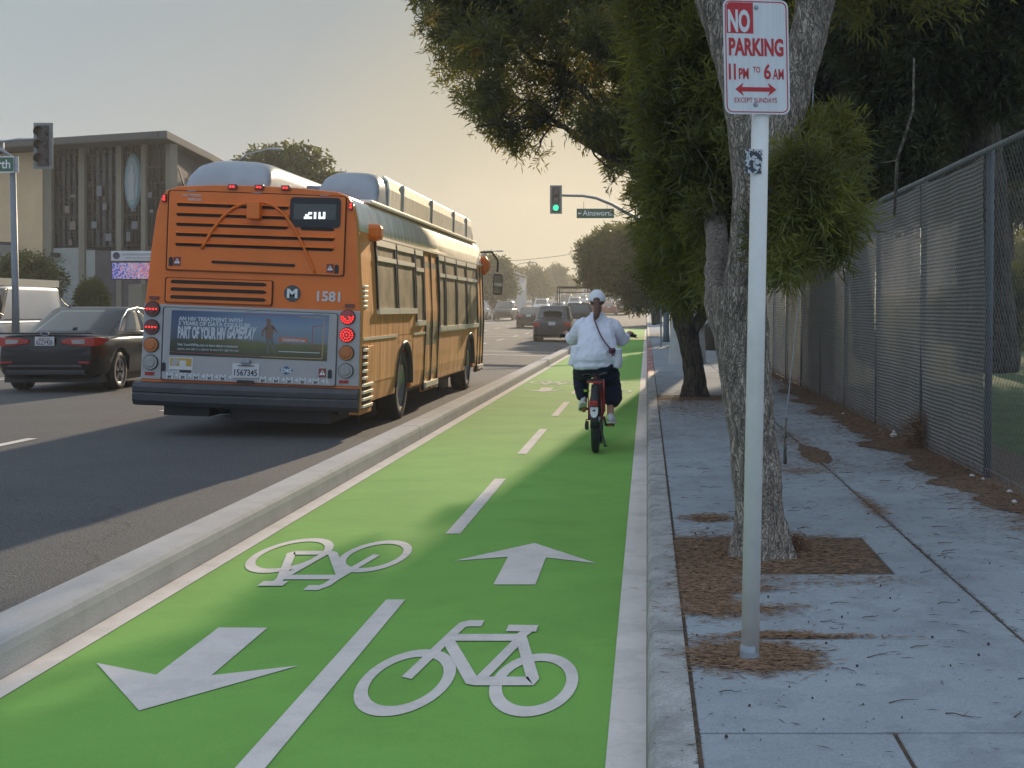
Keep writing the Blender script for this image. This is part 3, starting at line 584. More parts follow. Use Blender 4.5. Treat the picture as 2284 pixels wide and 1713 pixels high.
# ================================================================ FENCE
FX = 2.82; FT = 2.89
fn = thing('fence', 'tall chain link fence with grey wind netting along the right of the sidewalk', 'fence', (FX, 11, .1))
fposts = [8.5, 11.15, 13.8, 16.5, 19.1, 21.8, 24.5, 27.2, 29.9, 33, 36, 39, 42, 46, 50, 55, 60, 66, 72, 78]
for y in fposts:
    k = MB(); k.tube([(0, y - 11, -.1), (.03, y - 11, FT - .1)], .032, 10); k.build('post', M['fpost'], fn, smooth=True)
k = MB(); k.tube([(.0, y - 11, FT - .12 + g(y) + .012 * math.sin(y * 2.1)) for y in frange(6, 80, 1.5)], .024, 8); k.build('top_rail', M['galv'], fn, smooth=True)
k = MB(); k.tube([(-.02, y - 11, .12 + .02 * math.sin(y * 1.9) + g(y)) for y in frange(6, 80, 1)], .004, 4); k.build('bottom_wire', M['galv'], fn)
# wires of the mesh, woven diagonally
P = .062; yy0, yy1, zb, zt = 7.0, 24.0, .05, FT - .12; vs = []; fs = []
def wires(sign):
    s = yy0 - (zt - zb)
    while s < yy1 + (zt - zb):
        ya, za, yb, zb_ = (s, zb, s + (zt - zb), zt) if sign > 0 else (s, zt, s + (zt - zb), zb)
        # clip
        def pt(t): return (ya + (yb - ya) * t, za + (zb_ - za) * t)
        t0 = max(0, (yy0 - ya) / (yb - ya)); t1 = min(1, (yy1 - ya) / (yb - ya))
        if t1 > t0 + .01:
            p, q = pt(t0), pt(t1); r = .0015; b = len(vs)
            for (y, z) in (p, q):
                for dx, dn in ((-r, 0), (0, r), (r, 0), (0, -r)): vs.append((-.035 + .006 * sign + dx, y - 11 - dn * sign, z + dn))
            for j in range(4): fs.append((b + j, b + (j + 1) % 4, b + 4 + (j + 1) % 4, b + 4 + j))
        s += P * 1.414
wires(1); wires(-1)
npmesh('wire_mesh', np.array(vs), np.array(fs), M['wire'], fn)
def netmat():
    m = mat('wind netting', (.34, .31, .28), .9, c2=(.27, .25, .225), nscale=1.4, spec=.2)
    n = m.node_tree.nodes; L = m.node_tree.links; b = n['Principled BSDF']; out = n['Material Output']
    tc = n.new('ShaderNodeTexCoord'); sx = n.new('ShaderNodeSeparateXYZ'); L.new(tc.outputs['Object'], sx.inputs[0])
    w = n.new('ShaderNodeTexWave'); w.bands_direction = 'Z'; w.inputs['Scale'].default_value = 8.5; w.inputs['Distortion'].default_value = 1.6; w.inputs['Detail'].default_value = 3; w.inputs['Detail Scale'].default_value = 3
    L.new(tc.outputs['Object'], w.inputs[0])
    bp = n.new('ShaderNodeBump'); bp.inputs['Strength'].default_value = .9; bp.inputs['Distance'].default_value = .02; L.new(w.outputs[0], bp.inputs['Height']); L.new(bp.outputs[0], b.inputs['Normal'])
    tr = n.new('ShaderNodeBsdfTransparent'); mx = n.new('ShaderNodeMixShader')
    nz = n.new('ShaderNodeTexNoise'); nz.inputs['Scale'].default_value = .8; L.new(tc.outputs['Object'], nz.inputs[0])
    r = n.new('ShaderNodeMapRange'); r.inputs[3].default_value = .01; r.inputs[4].default_value = .16; r.inputs[1].default_value = .3; r.inputs[2].default_value = .7; L.new(nz.outputs[0], r.inputs[0])
    L.new(r.outputs[0], mx.inputs[0]); L.new(b.outputs[0], mx.inputs[1]); L.new(tr.outputs[0], mx.inputs[2]); L.new(mx.outputs[0], out.inputs[0]); return m
NM = netmat()
for i in range(1, len(fposts) - 1):
    a, b = fposts[i] + (.05 if i == 1 else .015), fposts[i + 1] - .015; k = MB(); ny = 14; nz = 20; vs = []
    for j in range(nz + 1):
        for q in range(ny + 1):
            t = q / ny; s = j / nz; y = a + (b - a) * t; z = .06 + (FT - .22) * s + (-.03 * math.sin(t * math.pi) if j == nz else 0)
            x = -.012 + .030 * math.sin(math.pi * t) * math.sin(math.pi * s) + .012 * math.sin(y * 6 + i) * math.sin(s * 9)
            vs.append((x, y - 11, z + g(y)))
    k.add(vs, [(j * (ny + 1) + q, j * (ny + 1) + q + 1, (j + 1) * (ny + 1) + q + 1, (j + 1) * (ny + 1) + q) for j in range(nz) for q in range(ny)])
    k.build('netting', NM, fn, smooth=True, fix=False)
# pale creeper stems over the rail
k = MB(); k.tube([Vector((FX - .05, 22, 2.6)), (FX - .1, 20.5, 2.85), (FX - .05, 19, 3.05), (FX + .2, 18, 3.3)], [.014, .012, .01, .006], 6); k.tube([(FX - .02, 15.2, 2.6), (FX - .05, 14.9, 3.2), (FX + .05, 14.5, 3.7), (FX, 14.2, 4.2)], [.02, .018, .014, .01], 6)
k.tube([(FX - .05, 14.9, 3.2), (FX - .1, 15.6, 3.25)], [.012, .005], 5)
tag(k.build('dead_vine', M['barkpale'], smooth=True), 'pale bare vine stems climbing over the top rail of the fence', 'vine')

# ================================================================ NO PARKING SIGN
sp = thing('sign_pole', 'white round steel pole carrying the no parking sign in the foreground', 'sign pole', (.411, 5.38, .15))
k = MB(); top = U(1701, -20, 5.38) - Vector((.411, 5.38, .15)); top.y = 0
k.tube([(0, 0, -.05), tuple(top)], [.0365, .0345], 24); k.build('pole', M['polew'], sp, smooth=True)
k = MB()
for z, r in ((-.01, .052), (.03, .046), (.07, .038)): pass
k.loft([[(r * math.cos(a * .393 + .1) - .001, r * math.sin(a * .393 + .1), z) for a in range(16)] for z, r in ((-.01, .044), (.012, .042), (.03, .0385), (.06 , .0382))]); k.build('base_collar', M['galv'], sp, smooth=True)
st = MB(); c0 = U(1679, 362, 5.38) - Vector((.411, 5.38, .15))
st.box(-.034, .034, -.0395, -.0385, -.048, .048); stM = Matrix.Translation((c0.x, 0, c0.z)) @ Matrix.Rotation(R(2), 4, 'Y')
sto = st.xf(stM).build('sticker', mat('scribbled sticker', (.45, .47, .5), .5, c2=(.03, .035, .05), nscale=60, ramp=(.5, .54), detail=2), sp)
sg = thing('no_parking_sign', 'white and red no parking sign with a double arrow bolted to the white pole', 'sign', (0, 0, 0))
sc = U(1687.5, 127, 5.335); sg.location = sc; sg.rotation_euler = (0, R(-1.2), R(13))
SW, SH = .270, .455
def rrect(w, h, r, n=6):
    out = []
    for cx, cz, a0 in ((w / 2 - r, h / 2 - r, 0), (-w / 2 + r, h / 2 - r, 90), (-w / 2 + r, -h / 2 + r, 180), (w / 2 - r, -h / 2 + r, 270)):
        for i in range(n + 1): a = R(a0 + 90 * i / n); out.append((cx + r * math.cos(a), cz + r * math.sin(a)))
    return out
k = MB(); k.prism(rrect(SW, SH, .03), -.0012, .0012); k.build('panel', M['signw'], sg)
def ring(k, outer, inner, y0, y1):
    n = len(outer); vs = [(x, y, z) for y in (y0, y1) for x, z in outer] + [(x, y, z) for y in (y0, y1) for x, z in inner]; fs = []
    for i in range(n):
        j = (i + 1) % n; fs += [(i, j, 2 * n + j, 2 * n + i), (n + i, 3 * n + i, 3 * n + j, n + j), (i, n + i, n + j, j), (2 * n + i, 2 * n + j, 3 * n + j, 3 * n + i)]
    k.add(vs, fs)
k = MB(); ring(k, rrect(SW - .014, SH - .014, .025), rrect(SW - .022, SH - .022, .021), -.0022, -.0013); k.build('border', M['signred'], sg)
# zoomed sign pixels -> sign plane
def sxz(a, b): return ((a - 464) / 530 * SW * 1.0, (462 - (b + .06 * (a - 464))) / 890 * SH)
k = MB(); p = [sxz(226, 34), sxz(226, 300 - 4), sxz(441, 292), sxz(441, 30)]
x0, z0 = p[1]; x1, z1 = p[3]; k.prism([(x0, z0), (x1, z0), (x1, .5 * SH - .0135), (x0 + .012, .5 * SH - .0135), (x0, .5 * SH - .026)], -.0021, -.0013); k.build('red_block', M['signred'], sg)
def stx(s, a0, a1, b0, b1, m, bold=.018, nm='lettering', y=-.0024):
    xa, za = sxz(a0, b1); xb, zb2 = sxz(a1, b0 - .0); text(nm, s, xa, xb, za, za + (b1 - b0) / 890 * SH, y, m, sg, bold, th=.0002)
stx('NO', 236, 414, 112, 290, M['signw'], .04, y=-.0028)
stx('PARKING', 240, 684, 330, 470, M['signred'], .036)
stx('11', 236, 292, 532, 655, M['signred'], .05); stx('PM', 316, 396, 560, 645, M['signred'], .03); stx('TO', 432, 490, 540, 586, M['signred'], .01); stx('6', 520, 578, 512, 632, M['signred'], .022); stx('AM', 592, 682, 545, 628, M['signred'], .015)
stx('EXCEPT SUNDAYS', 278, 622, 790, 828, M['signred'], .0)
k = MB(); a = [sxz(*q) for q in ((286, 718), (352, 672), (338, 702), (564, 702), (552, 652), (620, 704), (552, 752), (564, 728), (338, 736), (352, 766))]
cz = sxz(450, 715)[1]
k.prism([(a[0][0], cz), (a[1][0], cz + .026), (a[2][0], cz + .0085), (a[3][0], cz + .0085), (a[4][0], cz + .026), (a[5][0], cz), (a[6][0], cz - .026), (a[3][0], cz - .0085), (a[2][0], cz - .0085), (a[9][0], cz - .026)], -.0024, -.0013); k.build('arrow', M['signred'], sg)
for q in ((468, 80), (447, 834)):
    k = MB(); x, z = sxz(*q); k.disc(x, z, .0095, -.003, -.0014, 16); k.disc(x, z, .0055, -.007, -.003, 6); k.build('bolt', M['galv'], sg)
sg2 = thing('upper_sign', 'white sign cut off by the top of the picture, above the no parking sign', 'sign', sc + Vector((.001, 0, SH + .004))); sg2.rotation_euler = sg.rotation_euler
k = MB(); k.prism(rrect(SW, SH * .8, .03), -.0012, .0012); k.xf(Matrix.Translation((0, 0, -SH * .1))).build('panel', M['signw'], sg2)
k = MB(); ring(k, rrect(SW - .014, SH * .8 - .014, .025), rrect(SW - .022, SH * .8 - .022, .021), -.0022, -.0013); k.xf(Matrix.Translation((0, 0, -SH * .1))).build('border', M['signred'], sg2)

# ================================================================ LITTER
def scatter(name, pts_fn, n, lmin, lmax, w, mt, seed, lab, cat, z0=.153, zr=.01):
    rs = random.Random(seed); V = []; k = 0
    while k < n:
        p = pts_fn(rs)
        if p is None: continue
        L_ = rs.uniform(lmin, lmax); a = rs.gauss(0.05, .65) if rs.random() < .75 else rs.uniform(0, 6.3); dx, dy = math.cos(a) * L_ / 2, math.sin(a) * L_ / 2; z = z0 + rs.random() * zr + (p[2] if len(p) > 2 else 0)
        nx, ny = -math.sin(a) * w, math.cos(a) * w; tz = rs.uniform(-1, 1) * zr * .5
        V += [(p[0] - dx, p[1] - dy, z - tz), (p[0] + nx, p[1] + ny, z + w), (p[0] + dx, p[1] + dy, z + tz), (p[0] - nx, p[1] - ny, z + w * .3)]; k += 1
    V = np.array(V); o = npmesh(name, V, np.arange(len(V)).reshape(-1, 4), mt); return tag(o, lab, cat, kind='stuff')
def patch(cx, cy, rx, ry, w): return (cx, cy, rx, ry, w)
PT = [patch(.75, 7.7, .55, .52, 34), patch(.35, 7.6, .2, .6, 10), patch(.32, 6.95, .16, .25, 10), patch(.28, 6.55, .12, .3, 8), patch(.38, 6.25, .22, .1, 6), patch(.36, 6.72, .2, .07, 5), patch(.36, 5.42, .17, .16, 16), patch(.50, 5.38, .13, .13, 10), patch(.62, 5.73, .26, .02, 3), patch(.55, 5.78, .12, .03, 2),
      patch(.42, 9.0, .13, .12, 4), patch(1.59, 12.5, .16, .7, 4), patch(1.59, 9.5, .05, .5, 2), patch(1.1, 12.2, .2, .4, 2), patch(.9, 6.9, .4, .12, 1.5),
      patch(.75, 21, .75, 1.3, 22), patch(.6, 19, .5, 1.6, 10), patch(1.2, 17, .5, 2, 5), patch(1.55, 14.5, .2, .9, 4), patch(1.3, 11.6, .2, .2, 2)]
tw = sum(p[4] for p in PT)
def clustered(rs):
    r = rs.random() * tw
    for p in PT:
        r -= p[4]
        if r <= 0: break
    x = p[0] + max(-2.1, min(2.1, rs.gauss(0, .72))) * p[2]; y = p[1] + max(-2.1, min(2.1, rs.gauss(0, .72))) * p[3]
    if abs(p[1] - 7.7) < .01 and not (.18 < x < 1.3 and 7.05 < y < 8.3): return None
    if x < .17 and rs.random() < .9: return None
    return (x, y)
scatter('dry_needles', clustered, 20000, .03, .10, .0022, M['needle'], 1, 'brown dry needles heaped round the tree, the sign pole and along the curb', 'leaf litter')
def fencestrip(rs):
    y = rs.uniform(7.5, 40); e = .62 + .16 * noise.noise((y * .9, 0, 3)) + .12 * noise.noise((y * 3.1, 1, 0)) - max(0, 12 - y) * .03
    x = FX - .02 - abs(rs.gauss(0, .5)) * e
    if y > 20 and rs.random() < .4: return None
    return None if x < 1.7 else (x, y)
scatter('dry_needles', fencestrip, 19000, .04, .12, .0024, M['needle'], 2, 'brown needle drift along the foot of the fence', 'leaf litter', z0=.145, zr=.025)
def joints(rs):
    if rs.random() < .6: return (1.59 + rs.gauss(0, .012), rs.uniform(4.5, 22))
    return (.165 + rs.gauss(0, .008), rs.uniform(1, 22))
scatter('dry_needles', joints, 2600, .01, .04, .0018, M['twig'], 3, 'dark debris caught in the sidewalk joints', 'leaf litter', zr=.004, z0=.150)
def bed(name, edge, x1, ys, z, lab):
    k = MB(); vs = []
    for y in ys: vs += [(edge(y), y, z), (x1(y) if callable(x1) else x1, y, z)]
    k.add(vs, [(2 * i, 2 * i + 1, 2 * i + 3, 2 * i + 2) for i in range(len(ys) - 1)]); return tag(k.build(name, M['mulch'], fix=False), lab, 'leaf litter', kind='stuff')
bed('needle_bed', lambda y: FX - .48 - .34 * noise.noise((y * .9, 0, 3)) - .16 * noise.noise((y * 3.1, 1, 0)) - .07 * noise.noise((y * 17, 4, 0)) + max(0, 11 - y) * .10, FX + .02, frange(7.5, 24, .04), .1555, 'brown needle bed lying along the foot of the fence')
def blob_bed(cx, cy, rx, ry, sd, lab):
    k = MB(); n = 60; vs = [(cx + rx * math.cos(a) * (1 + .35 * noise.noise((math.cos(a) * 2, math.sin(a) * 2, sd)) + .22 * noise.noise((math.cos(a) * 9, math.sin(a) * 9, sd))), cy + ry * math.sin(a) * (1 + .3 * noise.noise((math.cos(a) * 3, math.sin(a) * 3, sd + 7))), .1545) for a in [q * 2 * math.pi / n for q in range(n)]]
    k.poly(vs); tag(k.build('needle_bed', M['mulch'], fix=False), lab, 'leaf litter', kind='stuff')
blob_bed(.40, 5.42, .155, .16, 3, 'needle heap round the foot of the sign pole'); blob_bed(.30, 6.75, .13, .40, 5, 'needle patch between the curb and the sign pole'); blob_bed(.42, 8.95, .11, .10, 9, 'little needle patch beyond the soil square'); blob_bed(1.62, 13.0, .14, .8, 11, 'needle patch round the guy wire anchor')
scatter('twigs', lambda rs: (rs.uniform(.02, 2.5), 4.2 + rs.random() ** .9 * 14), 1100, .012, .085, .0020, M['twig'], 4, 'small dark twigs scattered over the bare sidewalk slabs', 'leaf litter', zr=.004)
scatter('specks', lambda rs: (rs.uniform(.02, 2.5), 4.0 + rs.random() * 12), 1000, .004, .013, .0026, M['twig'], 6, 'dark specks and bits dotted over the sidewalk', 'leaf litter', zr=.002)
scatter('fence_weeds', lambda rs: (FX - .03 - abs(rs.gauss(0, .06)), rs.uniform(8, 30)), 1500, .02, .05, .002, M['needle'], 7, 'dry weeds standing at the foot of the netting', 'weeds', zr=.12)
k = MB(); rs = random.Random(18)
for i in range(110):
    x, y = rs.uniform(.25, 2.4), 4.2 + rs.random() ** 1.2 * 8; a = rs.uniform(-.9, .9); L_ = rs.uniform(.03, .13); p = Vector((x, y, .154)); pts = [p]
    for q in range(4): a += rs.uniform(-.5, .5); p = p + Vector((math.cos(a), math.sin(a), 0)) * L_ / 4; pts.append(p + Vector((0, 0, rs.uniform(0, .008))))
    k.tube(pts, [.0022, .002, .0018, .0013, .0008], 5)
    if rs.random() < .3: k.tube([pts[2], pts[2] + Vector((L_ * .2, L_ * .25, .004))], [.0015, .0007], 4)
tag(k.build('twigs', M['twig'], smooth=True), 'larger crooked twigs fallen on the near sidewalk slabs', 'twigs', kind='stuff')
k = MB(); rs = random.Random(8)
for i in range(70):
    r = rs.uniform(.003, .0065); p = (rs.choice([rs.gauss(.4, .25), rs.gauss(.6, .3), rs.uniform(.2, 2.2)]), rs.uniform(4.3, 9.2)); 
    if p[0] < .2: continue
    k.loft([[(p[0] + q * math.cos(a * .785), p[1] + q * math.sin(a * .785), .152 + r + zz) for a in range(8)] for q, zz in ((r * .3, -r), (r, -r * .3), (r * .9, r * .4), (r * .3, r))])
tag(k.build('seed_cones', M['cone'], smooth=True), 'little round seed cones lying among the needles', 'seed cones', kind='stuff')
for i, (u, v, s) in enumerate(((2262, 1117, .035), (2192, 1066, .03), (1994, 972, .07), (1880, 922, .035), (1743, 848, .05), (1760, 852, .04), (2252, 1095, .04), (2168, 1060, .04), (1963, 958, .025))):
    x, y = G(u, v, .17); k = MB(); rs = random.Random(i); n = 9
    rings = [[(s * q * (.7 + .5 * rs.random()) * math.cos(a * .7), s * q * (.7 + .4 * rs.random()) * math.sin(a * .7) * .7, z * s + s * .08 * rs.random()) for a in range(n)] for q, z in ((.5, 0), (.6, .25), (.35, .5), (.05, .6 if i != 2 else 1.1))]
    k.loft(rings); o = k.build('litter', M['paper']); o.location = (x, y, .155)
    lab = ['crumpled white wrapper at the right edge by the fence foot', 'small clear cup lid near the blue fence post', 'pointed white paper scrap standing in the needles beside the dry tuft', 'white scrap on the needle drift, midway along the fence', 'left one of two white papers at the far fence foot', 'right one of two white papers at the far fence foot', 'pinkish crumpled tissue by the nearest fence post', 'pale folded wrapper left of the cup lid', 'tiny white scrap between the pointed paper and the far ones'][i]
    tag(o, lab, 'litter', 'litter along the fence')
tf = thing('dry_tuft', 'dry grass tuft at the fence foot beside the pointed paper scrap', 'plant', (G(2065, 1000, .15)[0], G(2065, 1000, .15)[1], .15))
leaf_cloud('blades', [((0, 0, .1), (.10, .10, .11))], 160, .14, .006, M['needle'], tf, 4, 8, 0, 1, .5)
mt_ = thing('mossy_clump', 'small brown mossy clump beside the near trunk', 'plant', (1766 * 0 + (1777 - HU) * 7.7 / F, 7.75, .15))
leaf_cloud('blades', [((0, 0, .03), (.05, .05, .045))], 260, .035, .003, M['needle'], mt_, 5, 8, 0, 1, .5)

# guy wire with its anchor rod
gw = thing('guy_wire', 'slanting guy wire with anchor rod beside the forked trunk', 'guy wire', (0, 0, 0)); ga = Vector((G(1751, 1035, .15)[0], G(1751, 1035, .15)[1], .15))
k = MB(); k.tube([ga + Vector((.01, 0, .42)), U(1795, 560, ga.y + .15), U(1812, 250, ga.y + .2), U(1825, -100, ga.y + .3)], .006, 6); k.build('cable', M['galv'], gw)
k = MB(); k.tube([ga + Vector((0, 0, -.03)), ga + Vector((0, 0, .22)), ga + Vector((.01, 0, .42))], [.016, .013, .009], 8); k.tube([ga + Vector((-.02, 0, .24)), ga + Vector((.0, 0, .30)), ga + Vector((.02, 0, .24))], .008, 6); k.build('anchor_rod', M['barkpale'], gw, smooth=True)

# white monopole with yellow bands
mp = thing('utility_pole', 'thick white tapering pole with yellow bands hidden partly by the leaning tree', 'utility pole', ((1533 - HU) * 34.7 / F, 34.7, .15))
k = MB(); k.loft([[(r * math.cos(a * .3927), r * math.sin(a * .3927), z) for a in range(16)] for z, r in ((-.05, .50), (0.0, .49), (1.4, .40), (3, .33), (9, .24))]); k.build('shaft', M['beigepole'], mp, smooth=True)
for z in (1.12, 1.42, 1.72):
    r = .49 - .066 * z + .006; k = MB(); k.loft([[(rr * math.cos(a * .3927), rr * math.sin(a * .3927), zz) for a in range(16)] for zz, rr in ((z, r), (z + .09, r - .004))]); k.build('band', M['yellow'], mp, smooth=True)
# slim poles, small sign, bin
for i, (u, v, r, h, nm, lab, m_) in enumerate(((1486, 760, .12, 6.0, 'signal_pole', '', 'bluepole'), (1495, 757, .05, 2.6, 'slim_post', 'thin pale post just right of the blue grey signal pole', 'galv'))):
    pass
x, y = G(1495, 757, .15); o = MB().tube([(0, 0, 0), (0, 0, 2.2)], .05, 10).build('slim_post', M['galv'], smooth=True); o.location = (x, y - 3, .15); tag(o, 'thin pale post just right of the signal mast on the sidewalk', 'post')
x, y = .52, 50.0; ss = thing('small_sign', 'small white sign on a thin post at the curb ahead of the far trees', 'sign', (x, y, .15)); k = MB(); k.tube([(0, 0, 0), (0, 0, 2.35)], .03, 8); k.build('post', M['galv'], ss)
k = MB(); k.prism([(q[0] * 1.3, q[1] * 1.3) for q in rrect(.30, .40, .03)], -.045, -.035); k.xf(Matrix.Translation((0, 0, 2.35))).build('panel', M['white2'], ss)
k = MB(); k.box(-.15, .15, -.05, -.046, .1, .14); k.box(-.13, .1, -.05, -.046, -.1, -.03); k.xf(Matrix.Translation((0, 0, 2.35))).build('red_bars', M['signred'], ss)
x, y = (1590 - HU) * 46 / F, 46; tb = thing('waste_bin', 'dark waste bin with pale lid behind the leaning tree', 'waste bin', (x, y, .15)); k = MB(); k.loft([[(rr * math.cos(a * .3927), rr * math.sin(a * .3927), z) for a in range(16)] for z, rr in ((0, .26), (.75, .30), (.8, .32), (.9, .30))]); k.build('body', M['black'], tb, smooth=True)
k = MB(); k.loft([[(rr * math.cos(a * .3927), rr * math.sin(a * .3927), z) for a in range(16)] for z, rr in ((.9, .31), (1.0, .28), (1.06, .12))]); k.build('lid', M['bluegrey'], tb, smooth=True)

# ================================================================ TRAFFIC SIGNALS
def signal_head(root, c, s, on, back=True, yaw=0, name='signal_head'):
    """three-lens head with backplate, c = centre, s = backplate height; faces -Y"""
    h = s; w = s * .42; e = MB(); e.box(-w / 2, w / 2, .02, .04, -h / 2, h / 2)
    Mx = Matrix.Translation(c) @ Matrix.Rotation(yaw, 4, 'Z'); hd = MB(); hd.box(-w * .30, w * .30, -.02, .2, -h * .44, h * .44)
    ho = hd.xf(Mx).build(name, M['sigdark'], root, bevel=.01); e.xf(Mx).build('backplate', M['sigback'], ho)
    for i, zz in enumerate((.29, 0, -.29)):
        r = s * .105; l = MB(); l.disc(0, 0, r, -.035, -.021, 24); l.xf(Mx @ Matrix.Translation((0, 0, zz * h))).build('lens', M['greenlit'] if on and i == 2 else M['lensoff'], ho)
        v = MB(); n = 20; rg_ = []
        for y, rr in ((-.03, r * 1.12), (-.24, r * 1.12)):
            rg_.append([(rr * math.cos(R(-40 + 260 * q / n)), y if q not in (0, n) else -.03, rr * math.sin(R(-40 + 260 * q / n))) for q in range(n + 1)])
        v.loft(rg_, cap=False, closed=False); vo = v.xf(Mx @ Matrix.Translation((0, 0, zz * h))).build('visor', M['sigdark'], ho, fix=False); mo = vo.modifiers.new('s', 'SOLIDIFY'); mo.thickness = .008
y = 57.5; px = (1486 - HU) * y / F
tsg = thing('traffic_signal', 'mast arm signal with a lit green lamp reaching out from the sidewalk trees', 'traffic light', (px, y, .15)); L0 = Vector((px, y, .15))
arm = [U(1484, 520, y), U(1440, 497, y), U(1404, 478, y), U(1365, 456, y), U(1330, 442, y), U(1300, 437, y), U(1254, 436, y)]
k = MB(); k.tube([(0, 0, 0), (0, 0, .4), (0, 0, 3.5), tuple(U(1486, 505, y) - L0)], [.16, .13, .12, .10], 14); k.build('mast', M['bluepole'], tsg, smooth=True)
k = MB(); k.tube([p - L0 for p in arm], [.10, .09, .08, .07, .06, .055, .05], 12); k.build('mast_arm', M['bluepole'], tsg, smooth=True)
signal_head(tsg, U(1240, 445, y) - L0, 1.22, True)
sgc = U(1328, 476, y); s1 = thing('street_sign', 'green Ainsworth street sign hanging from the mast arm beside the green light', 'street sign', sgc)
k = MB(); k.box(-.80, .80, -.015, .015, -.205, .205); k.build('panel', M['signgreen'], s1, bevel=.01); k = MB(); ring(k, rrect(1.58, .39, .03), rrect(1.53, .34, .02), -.018, -.0155); k.build('border', M['signgreen'], s1)
text('lettering', 'Ainsworth', -.54, .77, -.10, .135, -.018, M['white2'], s1, .012); k = MB(); k.prism([(-.745, 0), (-.69, .07), (-.69, .025), (-.60, .025), (-.60, -.025), (-.69, -.025), (-.69, -.07)], -.02, -.0155); k.build('arrow', M['white2'], s1)
k = MB()
for x, t in ((-.5, .52), (.5, .36)): k.tube([(x, 0, .2), (x, 0, t)], .012, 6)
k.build('hanger', M['galv'], s1)
# left signal with green sign end
y = 33.0; px = (35 - HU) * y / F; L0 = Vector((px, y, .2))
ts2 = thing('traffic_signal', 'unlit signal head on a blue grey pole at the left edge', 'traffic light', L0)
k = MB(); k.tube([(0, 0, 0), (0, 0, 1.5), tuple(U(28, 350, y) - L0)], [.11, .085, .07], 14); k.build('mast', M['bluepole'], ts2, smooth=True)
k = MB(); k.tube([U(28, 352, y) - L0, U(5, 335, y) - L0, U(-30, 318, y) - L0], .04, 8); k.tube([U(-80, 314, y) - L0, U(10, 315, y) - L0, U(40, 311, y) - L0, U(78, 311, y) - L0], [.035, .03, .03, .03], 8); k.tube([U(7, 315, y) - L0, U(8, 350, y) - L0], .02, 6); k.build('mast_arm', M['galv'], ts2, smooth=True)
signal_head(ts2, U(95.5, 325, y) - L0, 1.13, False)
s2 = thing('street_sign', 'end of a green street sign reading th on the left signal pole', 'street sign', U(-28, 367, y - .1))
k = MB(); k.box(-.68, .66, -.015, .015, -.19, .19); k.build('panel', M['signgreen'], s2, bevel=.01); text('lettering', 'Ainsworth', -.60, .565, -.10, .12, -.018, M['white2'], s2, .012)
k = MB(); ring(k, rrect(1.36, .40, .03), rrect(1.30, .35, .02), -.02, -.016); k.build('border', M['white2'], s2)
k = MB(); k.box(.66, .76, -.02, .02, -.2, .2); k.build('bracket', M['galv'], s2)

# ================================================================ CHURCH BUILDING
Bc = Vector((-17.6, 50, 0)); Ac = Vector((-25.9, 53.4, 0)); ax = (Ac - Bc).normalized(); nrm = Vector((ax.y, -ax.x, 0)); nrm = nrm if nrm.y < 0 else -nrm
ch = thing('church', 'beige and dark glass church with a projecting flat roof behind the black sedan', 'building', Bc)
def FP(u, v):            # facade point seen at pixel -> (s along facade from the right corner, z)
    d = Vector(((u - HU) / F, 1, -(v - HV) / F)); t = Bc.dot(nrm) / Vector((d.x, d.y, 0)).dot(nrm); p = d * t; return ((p - Bc).dot(ax), EYE + p.z)
BM = Matrix(((ax.x, -nrm.x, 0, 0), (ax.y, -nrm.y, 0, 0), (0, 0, 1, 0), (0, 0, 0, 1)))     # local (s, depth inward, z)
def fb(k, u0, u1, z0, z1, d0, d1):
    s0 = FP(u0, 600)[0]; s1 = FP(u1, 600)[0]; k.box(min(s0, s1), max(s0, s1), d0, d1, z0, z1, BM); return k
ZR = FP(330, 322)[1]; zw = FP(200, 552)[1]
def plan(k, pts, z0, z1):      # plan polygon (world x,y) extruded upwards, in the church's own frame
    n = len(pts); vs = [(x - Bc.x, y - Bc.y, z) for z in (z0, z1) for x, y in pts]
    return k.add(vs, [tuple(range(n))[::-1], tuple(range(n, 2 * n))] + [(i, (i + 1) % n, (i + 1) % n + n, i + n) for i in range(n)])
def fw(s, d): p = Bc + ax * s - nrm * d; return (p.x, p.y)
SR = fw(.5, .35)
plan(MB(), [fw(.5, .35), fw(FP(-60, 600)[0], .35), (-38, 80), (SR[0] - 3.2, 76), (SR[0] - .8, 56)], -.1, ZR).build('wall', M['brown'], ch)
fb(MB(), -60, 100, -.1, ZR - .05, -.12, .34).build('beige_wall', M['beige'], ch)
for a, b in ((100, 118), (178, 191), (262, 273), (317, 327), (372, 382)): fb(MB(), a, b, -.1, ZR, -.07, .33).build('column', M['column'], ch)
fb(MB(), 119, 177, -.1, zw, .0, .33).build('block_panel', M['brick'], ch); fb(MB(), 192, 212, -.1, zw - .1, .0, .33).build('block_panel', M['brick'], ch)
fb(MB(), 213, 261, -.1, zw - .15, .0, .33).build('dark_panel', M['brown'], ch); fb(MB(), 274, 316, -.1, zw - .15, .0, .33).build('dark_panel', M['brown'], ch)
